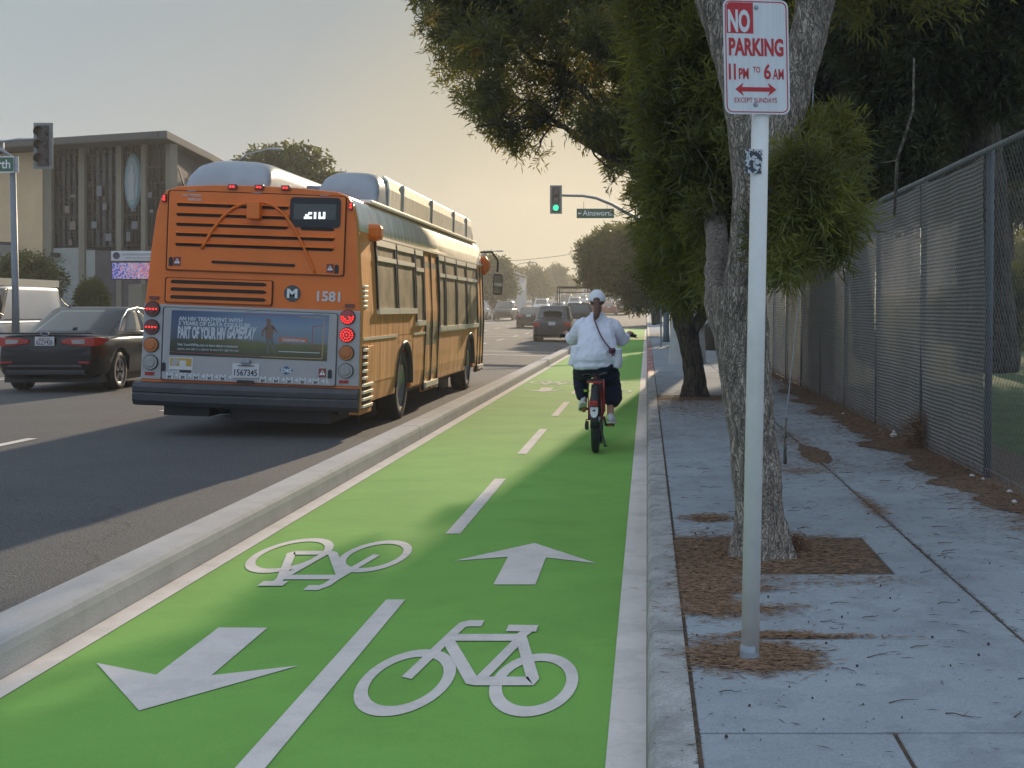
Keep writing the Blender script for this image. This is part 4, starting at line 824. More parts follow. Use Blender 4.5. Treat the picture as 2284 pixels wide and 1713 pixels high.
for a, b in ((118.5, 177.5), (191.5, 261.5), (273.5, 316.5), (327.5, 371.5)):
    w = fb(MB(), a, b, zw, ZR, .12, .3).build('window', M['stain'], ch); k = MB(); s0, s1 = FP(a, 600)[0], FP(b, 600)[0]
    n = 5
    for i in range(n + 1): s = s0 + (s1 - s0) * i / n; k.box(min(s - .03, s + .03), s + .03, .05, .118, zw, ZR, BM)
    for i in range(7): z = zw + (ZR - zw) * i / 6.5; k.box(s1, s0, .045, .116, z, z + .05, BM)
    k.build('mullions', mat('mullion', (.022, .02, .018), .9), w)
    rg = random.Random(int(a)); pm = mat('pale pane', (.13, .135, .14) if int(a) % 2 else (.15, .11, .085), .4)
    for i in range(4):
        s = s0 + (s1 - s0) * rg.uniform(.12, .85); z = zw + (ZR - zw) * (i + rg.uniform(.1, .5)) / 6.6; k = MB(); k.box(s - rg.uniform(.05, .2), s + .1, .03, .044, z, z + rg.uniform(.1, .45), BM); k.build('coloured_pane', pm, w)
k = MB(); s0 = FP(405, 600)[0]; s1 = FP(-70, 600)[0]
pts = [(s0 - .5, ZR - .02), (s1, ZR - .02)]
plan(k, [fw(s0 - .3, -1.1), fw(s1, -1.1), (-40, 82), (SR[0] - 2.8, 78), (SR[0] - .2, 56)], ZR + .002, ZR + .30); k.build('roof', M['roof'], ch, bevel=.03)
fb(MB(), -60, 400, ZR + .04, ZR + .26, -1.14, -1.105).build('fascia', M['roof'], ch)
# gable side sloping back along the street
sm, zm = FP(297, 405); k = MB(); k.disc(0, 0, .40, -.06, 0, 32, 1.05); med = k.xf(BM @ Matrix.Translation((sm, .03, 0)) @ Matrix.Translation((0, 0, zm))).build('medallion', mat('teal medallion', (.11, .19, .20), .7), ch)
k = MB(); k.disc(0, 0, .30, -.09, -.061, 28, .92); k.xf(BM @ Matrix.Translation((sm, .03, zm))).build('inner_oval', mat('pale oval', (.22, .30, .31), .7), med)
k = MB(); k.prism([(-.14, -.7), (.16, -.7), (.12, -.1), (.16, .25), (.06, .45), (.08, .6), (-.05, .66), (-.10, .5), (-.06, .4), (-.17, .2), (-.1, -.2)], -.12, -.091); k.xf(BM @ Matrix.Translation((sm, .03, zm))).build('figure', mat('pale relief', (.36, .37, .35), .8), med)
lw = MB(); lw.box(FP(45, 600)[0] - 0, FP(-60, 600)[0], -3.0, -.3, -.1, FP(40, 548)[1], BM); lw.build('annex_wall', M['brick'], ch)
lw = MB(); lw.box(FP(42, 600)[0], FP(-60, 600)[0], -3.08, -.25, FP(40, 548)[1], FP(40, 548)[1] + .12, BM); lw.build('coping', M['brown'], ch)
k = MB(); k.box(-.12, .12, -.3, -.05, -.08, .08, BM); lo = k.build('lamp', M['black'], ch); s_, z_ = FP(131, 569); lo.location = BM @ Vector((s_, 0, z_))
# ground in front: low wall, bushes, electronic sign
o = MB().box(0, 9, 0, .25, 0, .95).build('low_wall', M['column'], bevel=.02); o.location = (-21.8, 47.5, .1); o.rotation_euler = (0, 0, R(-8)); tag(o, 'low grey wall in front of the church under the electronic sign', 'wall')
for i, (u, v, y, rx, rz, lab) in enumerate(((62, 605, 44, .9, .55, 'leafy bush behind the white van by the beige wall'), (205, 655, 46, .35, .35, 'small dark bush at the foot of the church column'), (30, 620, 45, .6, .4, 'lower bush at the left edge under the green sign'))):
    c = U(u, v, y); t = thing('bush', lab, 'bush', (c.x, c.y, .15), 0, 'bushes by the church'); k = MB()
    for a in range(6): k.tube([(0, 0, 0), (math.cos(a) * rx * .4, math.sin(a) * rx * .4, c.z - .2)], [.04, .015], 5)
    k.build('stem', M['bark2'], t); leaf_cloud('foliage', [((0, 0, c.z - .15), (rx, rx, rz)), ((rx * .5, 0, c.z - .5), (rx * .7, rx, rz)), ((-rx * .5, 0, c.z - .4), (rx * .6, rx, rz)), ((0, 0, c.z * .4), (rx * .6, rx * .6, rz))], 1500, .16, .05, M['leafF'], t, 80 + i, 8, .2, .8)
yS = 43.0; c = U(285, 606, yS); es = thing('electronic_sign', 'electronic message sign with a red white and blue display beside the bus', 'sign', (c.x + .25, yS, .1))
k = MB(); k.box(-.22, .22, -.05, .25, 0, c.z - .5); k.build('post', M['column'], es, bevel=.02); k = MB(); k.box(-.75, .75, -.1, .3, c.z - .36, c.z + .22); k.build('cabinet', M['black'], es)
def ledmat():
    m = bpy.data.materials.new('led display'); m.use_nodes = True; n = m.node_tree.nodes; L = m.node_tree.links; b = n['Principled BSDF']; b.inputs['Base Color'].default_value = (.02, .02, .03, 1)
    tc = n.new('ShaderNodeTexCoord'); sx = n.new('ShaderNodeSeparateXYZ'); L.new(tc.outputs['Object'], sx.inputs[0])
    nz = n.new('ShaderNodeTexNoise'); nz.inputs['Scale'].default_value = 16; nz.inputs['Detail'].default_value = 8; L.new(tc.outputs['Object'], nz.inputs[0]); cr = n.new('ShaderNodeValToRGB'); e = cr.color_ramp.elements
    e[0].position = .42; e[0].color = (.03, .06, .5, 1); e[1].position = .5; e[1].color = (.6, .6, .75, 1); x = e.new(.6); x.color = (.7, .08, .2, 1)
    mx = n.new('ShaderNodeMath'); mx.operation = 'MULTIPLY_ADD'; mx.inputs[1].default_value = .12; L.new(sx.outputs[0], mx.inputs[0]); ad = n.new('ShaderNodeMath'); ad.operation = 'ADD'; L.new(nz.outputs[0], mx.inputs[2]); L.new(mx.outputs[0], cr.inputs[0])
    L.new(cr.outputs[0], b.inputs['Emission Color']); b.inputs['Emission Strength'].default_value = .6; return m
k = MB(); k.box(-.70, .70, -.13, -.101, c.z - .33, c.z + .18); k.build('display', ledmat(), es)
k = MB(); k.box(-.75, .75, -.08, .28, c.z + .25, c.z + .56); hd = k.build('header_board', M['platew'], es); k = MB(); k.disc(-.58, c.z + .41, .11, -.1, -.081); k.build('emblem', M['ink'], hd)
k = MB(); k.box(-.40, .70, -.095, -.081, c.z + .42, c.z + .49); k.box(-.3, .6, -.095, -.081, c.z + .32, c.z + .36); k.build('text_bar', M['silver'], hd)

# ================================================================ TREES AND LAMPS IN THE DISTANCE
c = U(650, 690, 60); tree('broad_tree', 'broad leafy tree rising behind the bus roof', (c.x, 60, 0), 8.6, 2.5, .3, 2300, M['leafF'], M['bark2'], 91, size=.32, wid=.12, cz=.72, gap=.5, per=9)
def lamp(loc, h, reach, lab):
    t = thing('street_lamp', lab, 'street lamp', loc, 0, 'street lamps'); k = MB(); k.tube([(0, 0, 0), (0, 0, h * .5), (0, 0, h * .93)], [.10, .08, .06], 10); k.tube([(0, 0, h * .92), (reach * .3, 0, h * .975), (reach * .7, 0, h)], [.045, .04, .035], 8); k.build('pole', M['galv'], t, smooth=True)
    k = MB(); k.loft([[(reach * x, w * math.cos(a * .785), h + w * .55 * math.sin(a * .785)) for a in range(8)] for x, w in ((.68, .04), (.75, .11), (.92, .13), (1.02, .06))]); k.build('lamp_head', M['silver'], t, smooth=True); return t
c = U(520, 690, 55); lamp((c.x, 55, .15), U(0, 341, 55).z, 2.0, 'cobra head street lamp poking out above the bus roof')
c = U(1147, 690, 150); lamp((c.x, 150, g(150)), U(0, 585, 150).z - g(150), 2.4, 'thin street lamp between the distant trees left of the road')
c = U(1300, 690, 190); lamp((c.x + 1, 190, g(190)), U(0, 600, 190).z - g(190), -2.4, 'faint far street lamp in front of the overpass')
c = U(1068, 690, 110); lamp((c.x, 110, g(110)), U(0, 560, 110).z - g(110), 2.0, 'street lamp just beyond the front of the bus')
for i, (u, y, h, cr_, lab) in enumerate(((1105, 135, 5.9, 2.0, 'dense tree just past the bus mirror'), (1190, 190, 5.9, 2.6, 'round tree right of the thin distant lamp'), (1160, 225, 5.6, 2.4, 'tree standing a little behind the lamp, half hidden by the round one'), (1240, 230, 6.2, 2.5, 'rightmost of the sunny trees left of the road'), (1268, 265, 4.2, 2, 'last hazy tree before the overpass'), (1080, 150, 6.4, 2.4, 'tall tree partly hidden by the front of the bus'))):
    c = U(u, 690, y); tree('distant_tree', lab, (c.x, y, g(y)), h - (g(y) if 0 else 0), cr_, .2, 1500, M['leafF'], M['bark2'], 100 + i, 'trees on the far left side of the road', .40, .16, .62, .35, 8)
# low hedges and houses
for i, (u, y, w, h, d, mm, rr, lab) in enumerate(((1105, 175, 7, 4.6, 6, 'house1', 1.4, 'pale blue grey house behind the first distant tree'), (1190, 250, 11, 3.6, 8, 'house1', 1.5, 'white house low behind the round distant tree'), (1150, 230, 6, 4.4, 6, 'house2', 1.6, 'tan house just right of the distant lamp'))):
    c = U(u, 690, y); t = thing('house', lab, 'house', (c.x, y, g(y) - .1), 0, 'houses beyond the road'); MB().box(-w / 2, w / 2, 0, d, 0, h).build('wall', M[mm], t)
    k = MB(); k.prism([(-w / 2 - .3, h - .02), (w / 2 + .3, h - .02), (0, h + rr)], -.3, d + .3); k.build('roof', M['roof'], t)
    for x in (-.3, .05, .32): MB().box(x * w - .5, x * w + .5, -.05, -.003, h * .35, h * .7).build('window', M['glass'], t)
ov = thing('overpass', 'long concrete overpass crossing at the end of the road', 'bridge', (0, 290, g(250)))
zb = U(0, 664, 290).z - g(250); zt = U(0, 640, 290).z - g(250); k = MB(); k.box(-24, 12, 0, 9, zb - .0, zt); k.build('deck', M['overpass'], ov)
k = MB(); k.box(-24, 12, -.25, -.01, zt - .9, zt + .5); k.build('parapet', M['overpass'], ov)
for x in (-22, -14, 4): k = MB(); k.tube([(x, 4, -1), (x, 4, zb)], .8, 12); k.build('pier', M['overpass'], ov)
k = MB(); k.box(-11, 6, 9.2, 10, -2, zb + .6); k.build('abutment', M['overpass'], ov)
for i, (u, y, w, h, b, lab) in enumerate(((1330, 345, 8, 2.4, 5.2, 'hazy house on the hill above the overpass, left one'), (1390, 350, 9, 2.6, 5.6, 'wide pale building on the hill above the middle of the overpass'), (1425, 340, 5, 2, 5.2, 'small house on the hill near the clipped tree'))):
    c = U(u, 690, y); t = thing('house', lab, 'house', (c.x, y, b), 0, 'houses on the hill'); MB().box(-w / 2, w / 2, 0, 6, -4, h).build('wall', M['house2' if i == 1 else 'house1'], t)
    k = MB(); k.prism([(-w / 2 - .4, h), (w / 2 + .4, h), (w * .3, h + 1.2), (-w * .3, h + 1.2)], -.4, 6.4); k.build('roof', M['roof'], t)
    for x in (-.32, -.1, .12, .34): MB().box(x * w - .4, x * w + .4, -.05, -.003, h * .35, h * .75).build('window', M['glass'], t)
k = MB(); a = U(1000, 583, 160); b = U(1330, 558, 160); k.tube([a.lerp(b, t) - Vector((0, 0, .5 * math.sin(t * math.pi))) for t in [i / 12 for i in range(13)]], .03, 5)
tag(k.build('overhead_wire', M['sigdark']), 'thin sagging wire crossing the road far ahead', 'wire')
hz_ = MB().box(-.5, .5, 0, 1, 0, 1.2)
for i in range(6):
    y = 150 + i * 9; t = thing('hedge', ['clipped dark hedge piece nearest on the far left verge', 'second hedge piece along the far left verge', 'third hedge piece along the far left verge', 'fourth hedge piece along the far left verge', 'fifth hedge piece along the far left verge', 'farthest hedge piece along the far left verge'][i], 'hedge', (-19.9, y, g(y) + .1), 0, 'hedge pieces by the road')
    leaf_cloud('foliage', [((0, 0, .7), (.9, 3.8, .8)), ((0, 2, .9), (.8, 2, .7))], 500, .25, .1, M['leafF'], t, 120 + i, 7, 0, 1, .5); MB().tube([(0, 0, 0), (0, 0, .8)], .08, 5).build('stem', M['bark2'], t)
# ================================================================ THE BUS
bus = thing('bus', 'orange city bus with glowing red tail lights and an advert on its grey rear panel', 'bus', (-4.747, 16.0, crown(-4.747)))
bus.rotation_euler = (0, R(2.1), 0)
BX = -4.747
def bx(a): return (.3797 * a - 273) / 187.5
def bz(a, b): return 3.40 - .002025 * b + .045 * bx(a)
def sy(u): return 3.44 * F / (HU - u) - 16.0                     # along the side
side = [(1.285, .42), (1.305, .66), (1.295, 1.54), (1.245, 2.2), (1.20, 2.62), (1.155, 2.80), (1.09, 2.90), (.95, 2.955), (.5, 2.985), (0, 2.995)]
prof = side + [(-x, z) for x, z in side[::-1][1:]]
k = MB(); rings = []
for y, sc_, dz in ((.0, .985, -.012), (.03, .995, -.004), (.08, 1, 0), (11.8, 1, 0), (12.0, .985, -.02), (12.15, .93, -.08)):
    rings.append([(x * sc_, y, .42 + (z - .42) * (1 + dz / 2.5)) for x, z in prof])
k.loft(rings); body = k.build('body', M['orange'], bus)
ct = MB()
for yc in (2.95, 9.95): ct.xcyl(yc, .50, .60, .8, 1.5, 32); ct.xcyl(yc, .50, .60, -1.5, -.8, 32)
for i in range(0, 2):
    pass
cut(body, ct)
body.data.materials.append(M['orange_sunlit'])
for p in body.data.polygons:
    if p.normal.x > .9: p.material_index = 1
def bp_(name, mb, m, parent=None, **kw): return mb.build(name, m, parent or bus, **kw)
# side skin: panels and roof coving, sun glare put into their colours
def sidex(z):
    for (x0, z0), (x1, z1) in zip(side[:-1], side[1:]):
        if z0 <= z <= z1: return x0 + (x1 - x0) * (z - z0) / (z1 - z0)
    return 1.29
def panel(k, y0, y1, zs, off=.004, th=.02):
    r = []
    for y in (y0, y1): r.append([(sidex(z) + off, y, z) for z in zs] + [(sidex(z) + off - th, y, z) for z in zs[::-1]])
    k.loft(r)
k = MB(); pls = [(.08, 2.33, .66), (3.57, 4.58, .44), (5.98, 9.33, .44), (10.57, 11.0, .44)]
for y0, y1, zz in pls: panel(k, y0 + .008, y1 - .008, [zz, .9, 1.2])
panel(k, 2.34, 3.56, [1.12, 1.2]); panel(k, 9.34, 10.56, [1.12, 1.2])
for y0, y1, zt in ((.08, .86, 2.45), (.86, 4.58, 1.52), (5.98, 11.0, 1.22)):
    panel(k, y0 + .008, y1 - .008, [1.215, 1.54 if zt > 1.54 else zt] + ([zt] if zt > 1.54 else []))
bp_('side_panel', k, M['orange_sunlit'])
k = MB(); panel(k, .1, 11.9, [2.5, 2.62, 2.8, 2.88], .006); bp_('cove_panel', k, M['roof_sunlit'], smooth=True)
k = MB(); panel(k, .85, 11.9, [2.46, 2.495], .03, .04); panel(k, .12, 2.3, [1.19, 1.225], .016, .03); panel(k, 3.6, 4.58, [1.19, 1.225], .016, .03); panel(k, 5.98, 9.3, [1.19, 1.215], .014, .03); panel(k, .12, .62, [.64, .66], .03, .04); bp_('trim_strip', k, M['chrome'])
# windows
def swin(y0, y1, z0, z1, parent=bus, bar=True, bot=None):
    xo = .012; k = MB(); panel(k, y0, y1, [z0, (z0 + z1) / 2, z1], xo, .03); w = k.build('window', M['busglass'], parent)
    for a, b, c, d in ((y0 - .03, y0 + .02, z0, z1), (y1 - .02, y1 + .03, z0, z1)): k = MB(); panel(k, a, b, [c, (c + d) / 2, d], xo + .014, .05); k.build('frame', M['black'], w)
    k = MB(); panel(k, y0 - .03, y1 + .03, [z0 - .055, z0 + .02], xo + .03, .06); k.build('sill', M['chrome'], w); k = MB(); panel(k, y0, y1, [z1 - .05, z1 + .03], xo + .02, .05); k.build('top_frame', M['chrome'], w)
    if bar: k = MB(); panel(k, y0, y1, [z0 + (z1 - z0) * .72, z0 + (z1 - z0) * .72 + .06], xo + .02, .05); k.build('transom', M['chrome'], w)
for y0, y1 in ((.95, 2.22), (2.34, 3.66)): swin(y0, y1, 1.56, 2.42)
swin(3.80, 4.45, 1.38, 2.42)
for y0, y1 in ((6.02, 6.6), (6.74, 7.95), (8.08, 9.28), (9.42, 10.9)): swin(y0, y1, 1.27, 2.42)
# doors
for y0, y1, nm in ((4.62, 5.94, 'rear_door'), (11.05, 11.98, 'front_door')):
    k = MB(); panel(k, y0, y1, [.30, 1.3, 2.42], -.005, .04); d = bp_(nm, k, M['orange_sunlit'])
    ym = (y0 + y1) / 2; k = MB()
    for a, b in ((y0 + .1, ym - .06), (ym + .06, y1 - .1)): panel(k, a, b, [.55, 1.3, 2.3], .004, .02)
    k.build('door_glass', M['busglass'], d)
    k = MB()
    for a in (y0 - .01, ym - .03, y1 - .03): panel(k, a, a + .045, [.32, 1.3, 2.42], .02, .04)
    k.build('door_seal', M['black'], d)
    k = MB(); panel(k, y0 + .06, ym - .02, [.36, .44], .05, .07); panel(k, ym + .02, y1 - .06, [.36, .44], .05, .07); k.build('door_guard', M['chrome'], d)
# louvred engine door at the rear corner, hanging below the skirt
k = MB(); k.box(1.18, 1.318, .03, .68, .30, .64); bp_('corner_skirt', k, M['orange_sunlit'], bevel=.01)
k = MB(); k.box(1.30, 1.322, .09, .26, .36, 1.12); k.box(1.30, 1.322, .26, .62, .36, .62); gr = bp_('side_grille', k, M['dark'])
k = MB()
for i in range(9):
    z = .38 + i * .085; k.box(1.315, 1.345, .07, .28 if z > .64 else .64, z, z + .035)
k.build('louvre', M['chrome'], gr, bevel=.004)
k = MB(); k.box(1.31, 1.33, .30, .62, .70, 1.12); bp_('flap', k, M['orange_sunlit'], bevel=.006)
k = MB()
for i in range(5): k.box(1.27, 1.31, .10, .30, 1.58 + i * .06, 1.615 + i * .06)
bp_('vent_rib', k, M['chrome'], bevel=.01)
k = MB(); k.box(1.13, 1.36, .62, .86, 2.42, 2.62); bp_('intake_pod', k, M['orange'], bevel=.05)
# wheels and arches
for sx in (1, -1):
    for yc in (2.95, 9.95):
        k = MB(); k.lathe_x([(sx * 1.0, .40), (sx * 1.0, .475), (sx * 1.04, .495), (sx * 1.22, .495), (sx * 1.27, .475), (sx * 1.275, .31), (sx * 1.25, .30)], yc, .495)
        wh = bp_('wheel', k, M['rubber'], smooth=True)
        k = MB(); k.lathe_x([(sx * 1.255, .305), (sx * 1.262, .28), (sx * 1.14, .25), (sx * 1.10, .18), (sx * 1.22, .12), (sx * 1.24, .0)], yc, .495); k.build('rim', M['rim'], wh, smooth=True)
        k = MB(); k.box(min(sx * .8, sx * .82), max(sx * .8, sx * .82), yc - .62, yc + .62, .0, 1.1); bp_('wheel_well', k, M['black'])
        if sx > 0:
            k = MB(); n = 18; rr = []
            for x, r in ((1.24, .595), (1.325, .60), (1.325, .635), (1.27, .64)): rr.append([(x, yc + r * math.cos(math.pi * q / n), .5 + r * math.sin(math.pi * q / n) * .98) for q in range(n + 1)])
            k.loft(rr, cap=False, closed=False); bp_('arch_lip', k, M['black'], smooth=True, fix=False)
k = MB(); k.box(-1.05, .95, .5, 11.5, .25, .43); k.box(-1.1, -.55, .25, .9, .2, .44); k.box(-.3, .9, .3, 1.6, .16, .43); bp_('undercarriage', k, M['black'])
# bumper
k = MB(); rr = []
for x in (-1.36, -1.30, -.6, 0, .6, 1.24, 1.31):
    e = .0 if abs(x) < 1.2 else .08; b0 = .02 * (1 - (x / 1.3) ** 2)
    rr.append([(x, .02, .62), (x, -.16 - b0 + e, .61), (x, -.19 - b0 + e, .56), (x, -.185 - b0 + e, .50), (x, -.172 - b0 + e, .49), (x, -.185 - b0 + e, .475), (x, -.18 - b0 + e, .40), (x, -.14 - b0 + e, .345), (x, .02, .33)])
k.loft(rr); bp_('bumper', k, M['bumper'], bevel=.006)
# roof fairings (two rows of gas cylinder covers) with rounded rear ends
def fairing(x0, x1, y0, y1, h, name='roof_fairing'):
    k = MB(); rr = []; w = (x1 - x0) / 2; cx = (x0 + x1) / 2
    for y, f in ((y0, .0), (y0 + .03, .35), (y0 + .12, .66), (y0 + .28, .86), (y0 + .5, .97), (y0 + .8, 1), (y1 - .5, 1), (y1 - .2, .86), (y1 - .05, .5), (y1, .1)):
        ring_ = []
        for q in range(15):
            a = math.pi * q / 14; c, s = math.cos(a), math.sin(a); ring_.append((cx + w * math.copysign(abs(c) ** .55, c), y, 2.93 + (h * f) * abs(s) ** .45))
        rr.append(ring_ + [(x0, y, 2.90), (x1, y, 2.90)][::1])
    k.loft(rr); return bp_(name, k, M['bluegrey'], smooth=True)
fl = fairing(-.98, .02, .35, 10.8, .44); fr = fairing(.30, 1.10, 1.6, 11.4, .47)
k = MB(); rr = []
for y in (2.4, 11.0): rr.append([(1.112, y, 2.95), (1.112, y, 3.2), (1.085, y, 3.33), (1.02, y, 3.385), (1.0, y, 3.37), (1.07, y, 3.30), (1.095, y, 2.95)])
k.loft(rr); k.build('side_skin', M['roof_sunlit'], fr)
k = MB()
for y in (3.4, 6.0, 8.5, 10.2): k = MB(); k.box(1.05, 1.125, y, y + .035, 2.94, 3.34); k.build('seam', M['silver'], fr)
k = MB(); k.box(.02, .31, 2.2, 10, 2.95, 3.20); k.box(-.2, .3, .8, 1.5, 2.97, 3.05); bp_('roof_deck', k, M['bluegrey'], bevel=.02)
k = MB(); k.tube([(-1.02, .5, 2.93), (-1.1, .45, 3.2)], .008, 6); bp_('antenna', k, M['black'])
k = MB(); k.box(1.0, 1.16, 1.0, 11.4, 2.90, 2.945); bp_('gutter', k, M['chrome'], bevel=.01)
# mirror
k = MB(); k.tube([(1.2, 12.0, 2.75), (1.38, 12.3, 2.78), (1.50, 12.45, 2.6), (1.50, 12.45, 2.36)], .022, 8); mr = bp_('mirror', k, M['black'])
k = MB(); k.box(-.10, .10, -.06, .06, -.22, .22); k.xf(Matrix.Translation((1.52, 12.42, 2.10))).build('mirror_housing', M['black'], mr, bevel=.03)
k = MB(); k.box(-.085, .085, -.066, -.061, -.19, .19); k.xf(Matrix.Translation((1.52, 12.42, 2.10))).build('mirror_glass', mat('mirror glass', (.6, .62, .62), .05, metal=1), mr)
k = MB(); k.loft([[(1.26 + r_ * .4 * math.cos(a * .785), 12.02 + .1 * math.sin(a * .785), z) for a in range(8)] for z, r_ in ((2.28, .1), (2.4, .32), (2.55, .32), (2.66, .1))]); bp_('marker_lamp_housing', k, M['orange'], smooth=True)
# ---- rear face
Y0 = -.001
def rpoly(pts, y0=-.018, y1=.03): k = MB(); k.prism([(bx(a), bz(a, b)) for a, b in pts], y0, y1); return k
k = MB(); k.prism([(-1.298, .645), (1.298, .645), (1.285, 1.54), (-1.285, 1.54)], -.014, .02); bp_('rear_grey_panel', k, M['silver'], bevel=.008)
def frame(name, pts, w, m, y0=-.02, y1=-.0015, parent=None):
    P_ = [Vector((bx(a), bz(a, b))) for a, b in pts]; c = sum(P_, Vector((0, 0))) / len(P_)
    k = MB(); ring(k, [tuple(p) for p in P_], [tuple(p + (c - p).normalized() * w * 1.35) for p in P_], y0, y1); return k.build(name, m, parent or bus)
def rr4(a0, b0, a1, b1, sl=0, r=12):   # rounded frame in zoomed pixels; sl slope of the level lines
    out = []
    for cx, cy, s in ((a1 - r, b0 + r, -90), (a1 - r, b1 - r, 0), (a0 + r, b1 - r, 90), (a0 + r, b0 + r, 180)):
        for i in range(4): t = R(s + 30 * i); a = cx + r * math.cos(t); b = cy + r * math.sin(t); out.append((a, b + sl * (a - a0)))
    return out[::-1]
up = rpoly(rr4(208, 228, 1245, 690, .044, 12), -.020, .01); upo = bp_('engine_door', up, M['orange'], bevel=.006)
frame('door_gap', rr4(203, 223, 1250, 695, .044, 14), .006, M['dark'], -.0215, .01, upo)
def slot(a0, a1, b, h, m=None, parent=None, y=-.026):
    """a long louvre: dark opening under a raised rounded lip"""
    n = 6; k = MB(); zc = lambda a: bz(a, b + .044 * (a - 250)); P = []
    xa, xb = bx(a0), bx(a1); za, zb = zc(a0), zc(a1)
    k.prism([(xa + .02, za + h / 2), (xa, za), (xa + .015, za - h / 2), (xb - .03, zb - h / 2), (xb, zb), (xb - .04, zb + h / 2)], y, -.01); return k
k = MB()
rowsb = [308, 366, 424, 483, 542]
for i, b in enumerate(rowsb):
    kk = slot(255, 915 if i < 3 else 1188, b, .042); k.v, off = k.v, len(k.v); k.f += [tuple(q + off for q in f) for f in kk.f]; k.v += kk.v
kk = slot(985, 1188, 424, .042); off = len(k.v); k.f += [tuple(q + off for q in f) for f in kk.f]; k.v += kk.v
k.build('louvre_slot', M['dark'], upo)
k = MB()
for i, b in enumerate(rowsb):
    a1 = 915 if i < 3 else 1188; a0 = 255; zz = lambda a: bz(a, b + .044 * (a - 250)); x0, x1 = bx(a0), bx(a1); z0, z1 = zz(a0) + .024, zz(a1) + .024
    k.loft([[(x, -.020, z + .016), (x, -.052, z + .0), (x, -.054, z - .010), (x, -.046, z - .012), (x, -.022, z + .004)] for x, z in ((x0, z0), (x1, z1))])
k.build('louvre_lip', M['orange'], upo, bevel=.003)
for pts in ([(412, 572), (470, 465), (530, 385), (590, 335), (640, 312), (690, 306)], [(770, 303), (830, 325), (890, 375), (950, 455), (1000, 545), (1045, 640), (1080, 718)]):
    k = MB(); pp = [Vector((bx(a), -.040, bz(a, b))) for a, b in pts]; q = []
    for i in range(len(pp) - 1):
        for s in range(4): q.append(pp[i].lerp(pp[i + 1], s / 4))
    q.append(pp[-1]); k.tube(q, taper(.020, .012 if pts[0][0] > 700 else .018, len(q) - 1), 8); k.build('arch_rib', M['orange'], upo, smooth=True)
k = rpoly([(682, 400), (757, 404), (757, 302), (682, 298)], -.14, -.02); k.build('camera_box', M['orange'], upo, bevel=.01)
k = rpoly(rr4(472, 641, 962, 657, .052, 7), -.030, -.02); k.build('handle_slot', M['dark'], upo)
k = rpoly(rr4(922, 272, 1218, 448, .03, 22), -.032, -.02); ds = k.build('destination_sign', M['black'], bus)
k = rpoly(rr4(943, 312, 1192, 402, .03, 4), -.034, -.032); k.build('sign_glass', mat('sign glass', (.055, .06, .055), .15), ds)
led = mat('led digits', (.8, .85, .85), .5, emit=1.1)
def btext(s, a0, a1, b0, b1, m, parent, y=-.0365, bold=.02, skew=0, nm='lettering'):
    z0 = bz(a0, b1); z1 = bz(a0, b0); sl = (bz(a1, b1 + .046 * (a1 - a0)) - bz(a0, b1)) / (bx(a1) - bx(a0)); sl = 0
    return text(nm, s, bx(a0), bx(a1), z0, z1, y, m, parent, bold, skew, sl)
k = MB(); zb_ = bz(1065, 401)
for a0, a1, b0, b1 in ((1005, 1052, 388, 402), (1030, 1052, 362, 376), (1012, 1034, 374, 390), (1063, 1077, 362, 402), (1090, 1102, 362, 402), (1116, 1130, 362, 402), (1094, 1126, 390, 402)): kk = rpoly([(a0, b0), (a1, b0), (a1, b1), (a0, b1)], -.0365, -.0345); off = len(k.v); k.v += kk.v; k.f += [tuple(q + off for q in f) for f in kk.f]
k.build('digits', led, ds)
# flat note: digits read as the lower part of 210, as photographed mid refresh
lw_ = rpoly(rr4(208, 740, 830, 880, .042, 10), -.020, .01); lwo = bp_('lower_grille_door', lw_, M['orange'], bevel=.005); frame('door_gap', rr4(203, 735, 836, 885, .042, 12), .006, M['dark'], -.0215, .01, lwo)
k = MB()
for b in (762, 806, 852):
    kk = slot(235, 802, b + .0, .042); off = len(k.v); k.v += kk.v; k.f += [tuple(q + off for q in f) for f in kk.f]
k.build('louvre_slot', M['dark'], lwo)
# badges
def rdisc(name, a, b, r, m, y0, y1, parent=None, n=28): k = MB(); k.disc(bx(a), bz(a, b), r, y0, y1, n); return k.build(name, m, parent or bus)
bd = rdisc('round_badge', 950, 838, .098, mat('badge grey', (.06, .075, .075), .5), -.012, 0); text('lettering', 'M', bx(950) - .062, bx(950) + .062, bz(950, 838) - .055, bz(950, 838) + .055, -.015, M['white2'], bd, .04)
text('fleet_number', '1581', bx(1095), bx(1232), bz(1165, 888), bz(1165, 828), -.006, M['silver'] if 0 else M['platew'], bus, .03)
text('small_lettering', 'GO METRO', bx(290), bx(398), bz(290, 262), bz(290, 247), -.024, M['platew'], bus, .01); text('small_lettering', 'metro.net', bx(322), bx(398), bz(290, 286), bz(290, 270), -.024, M['platew'], bus, .01)
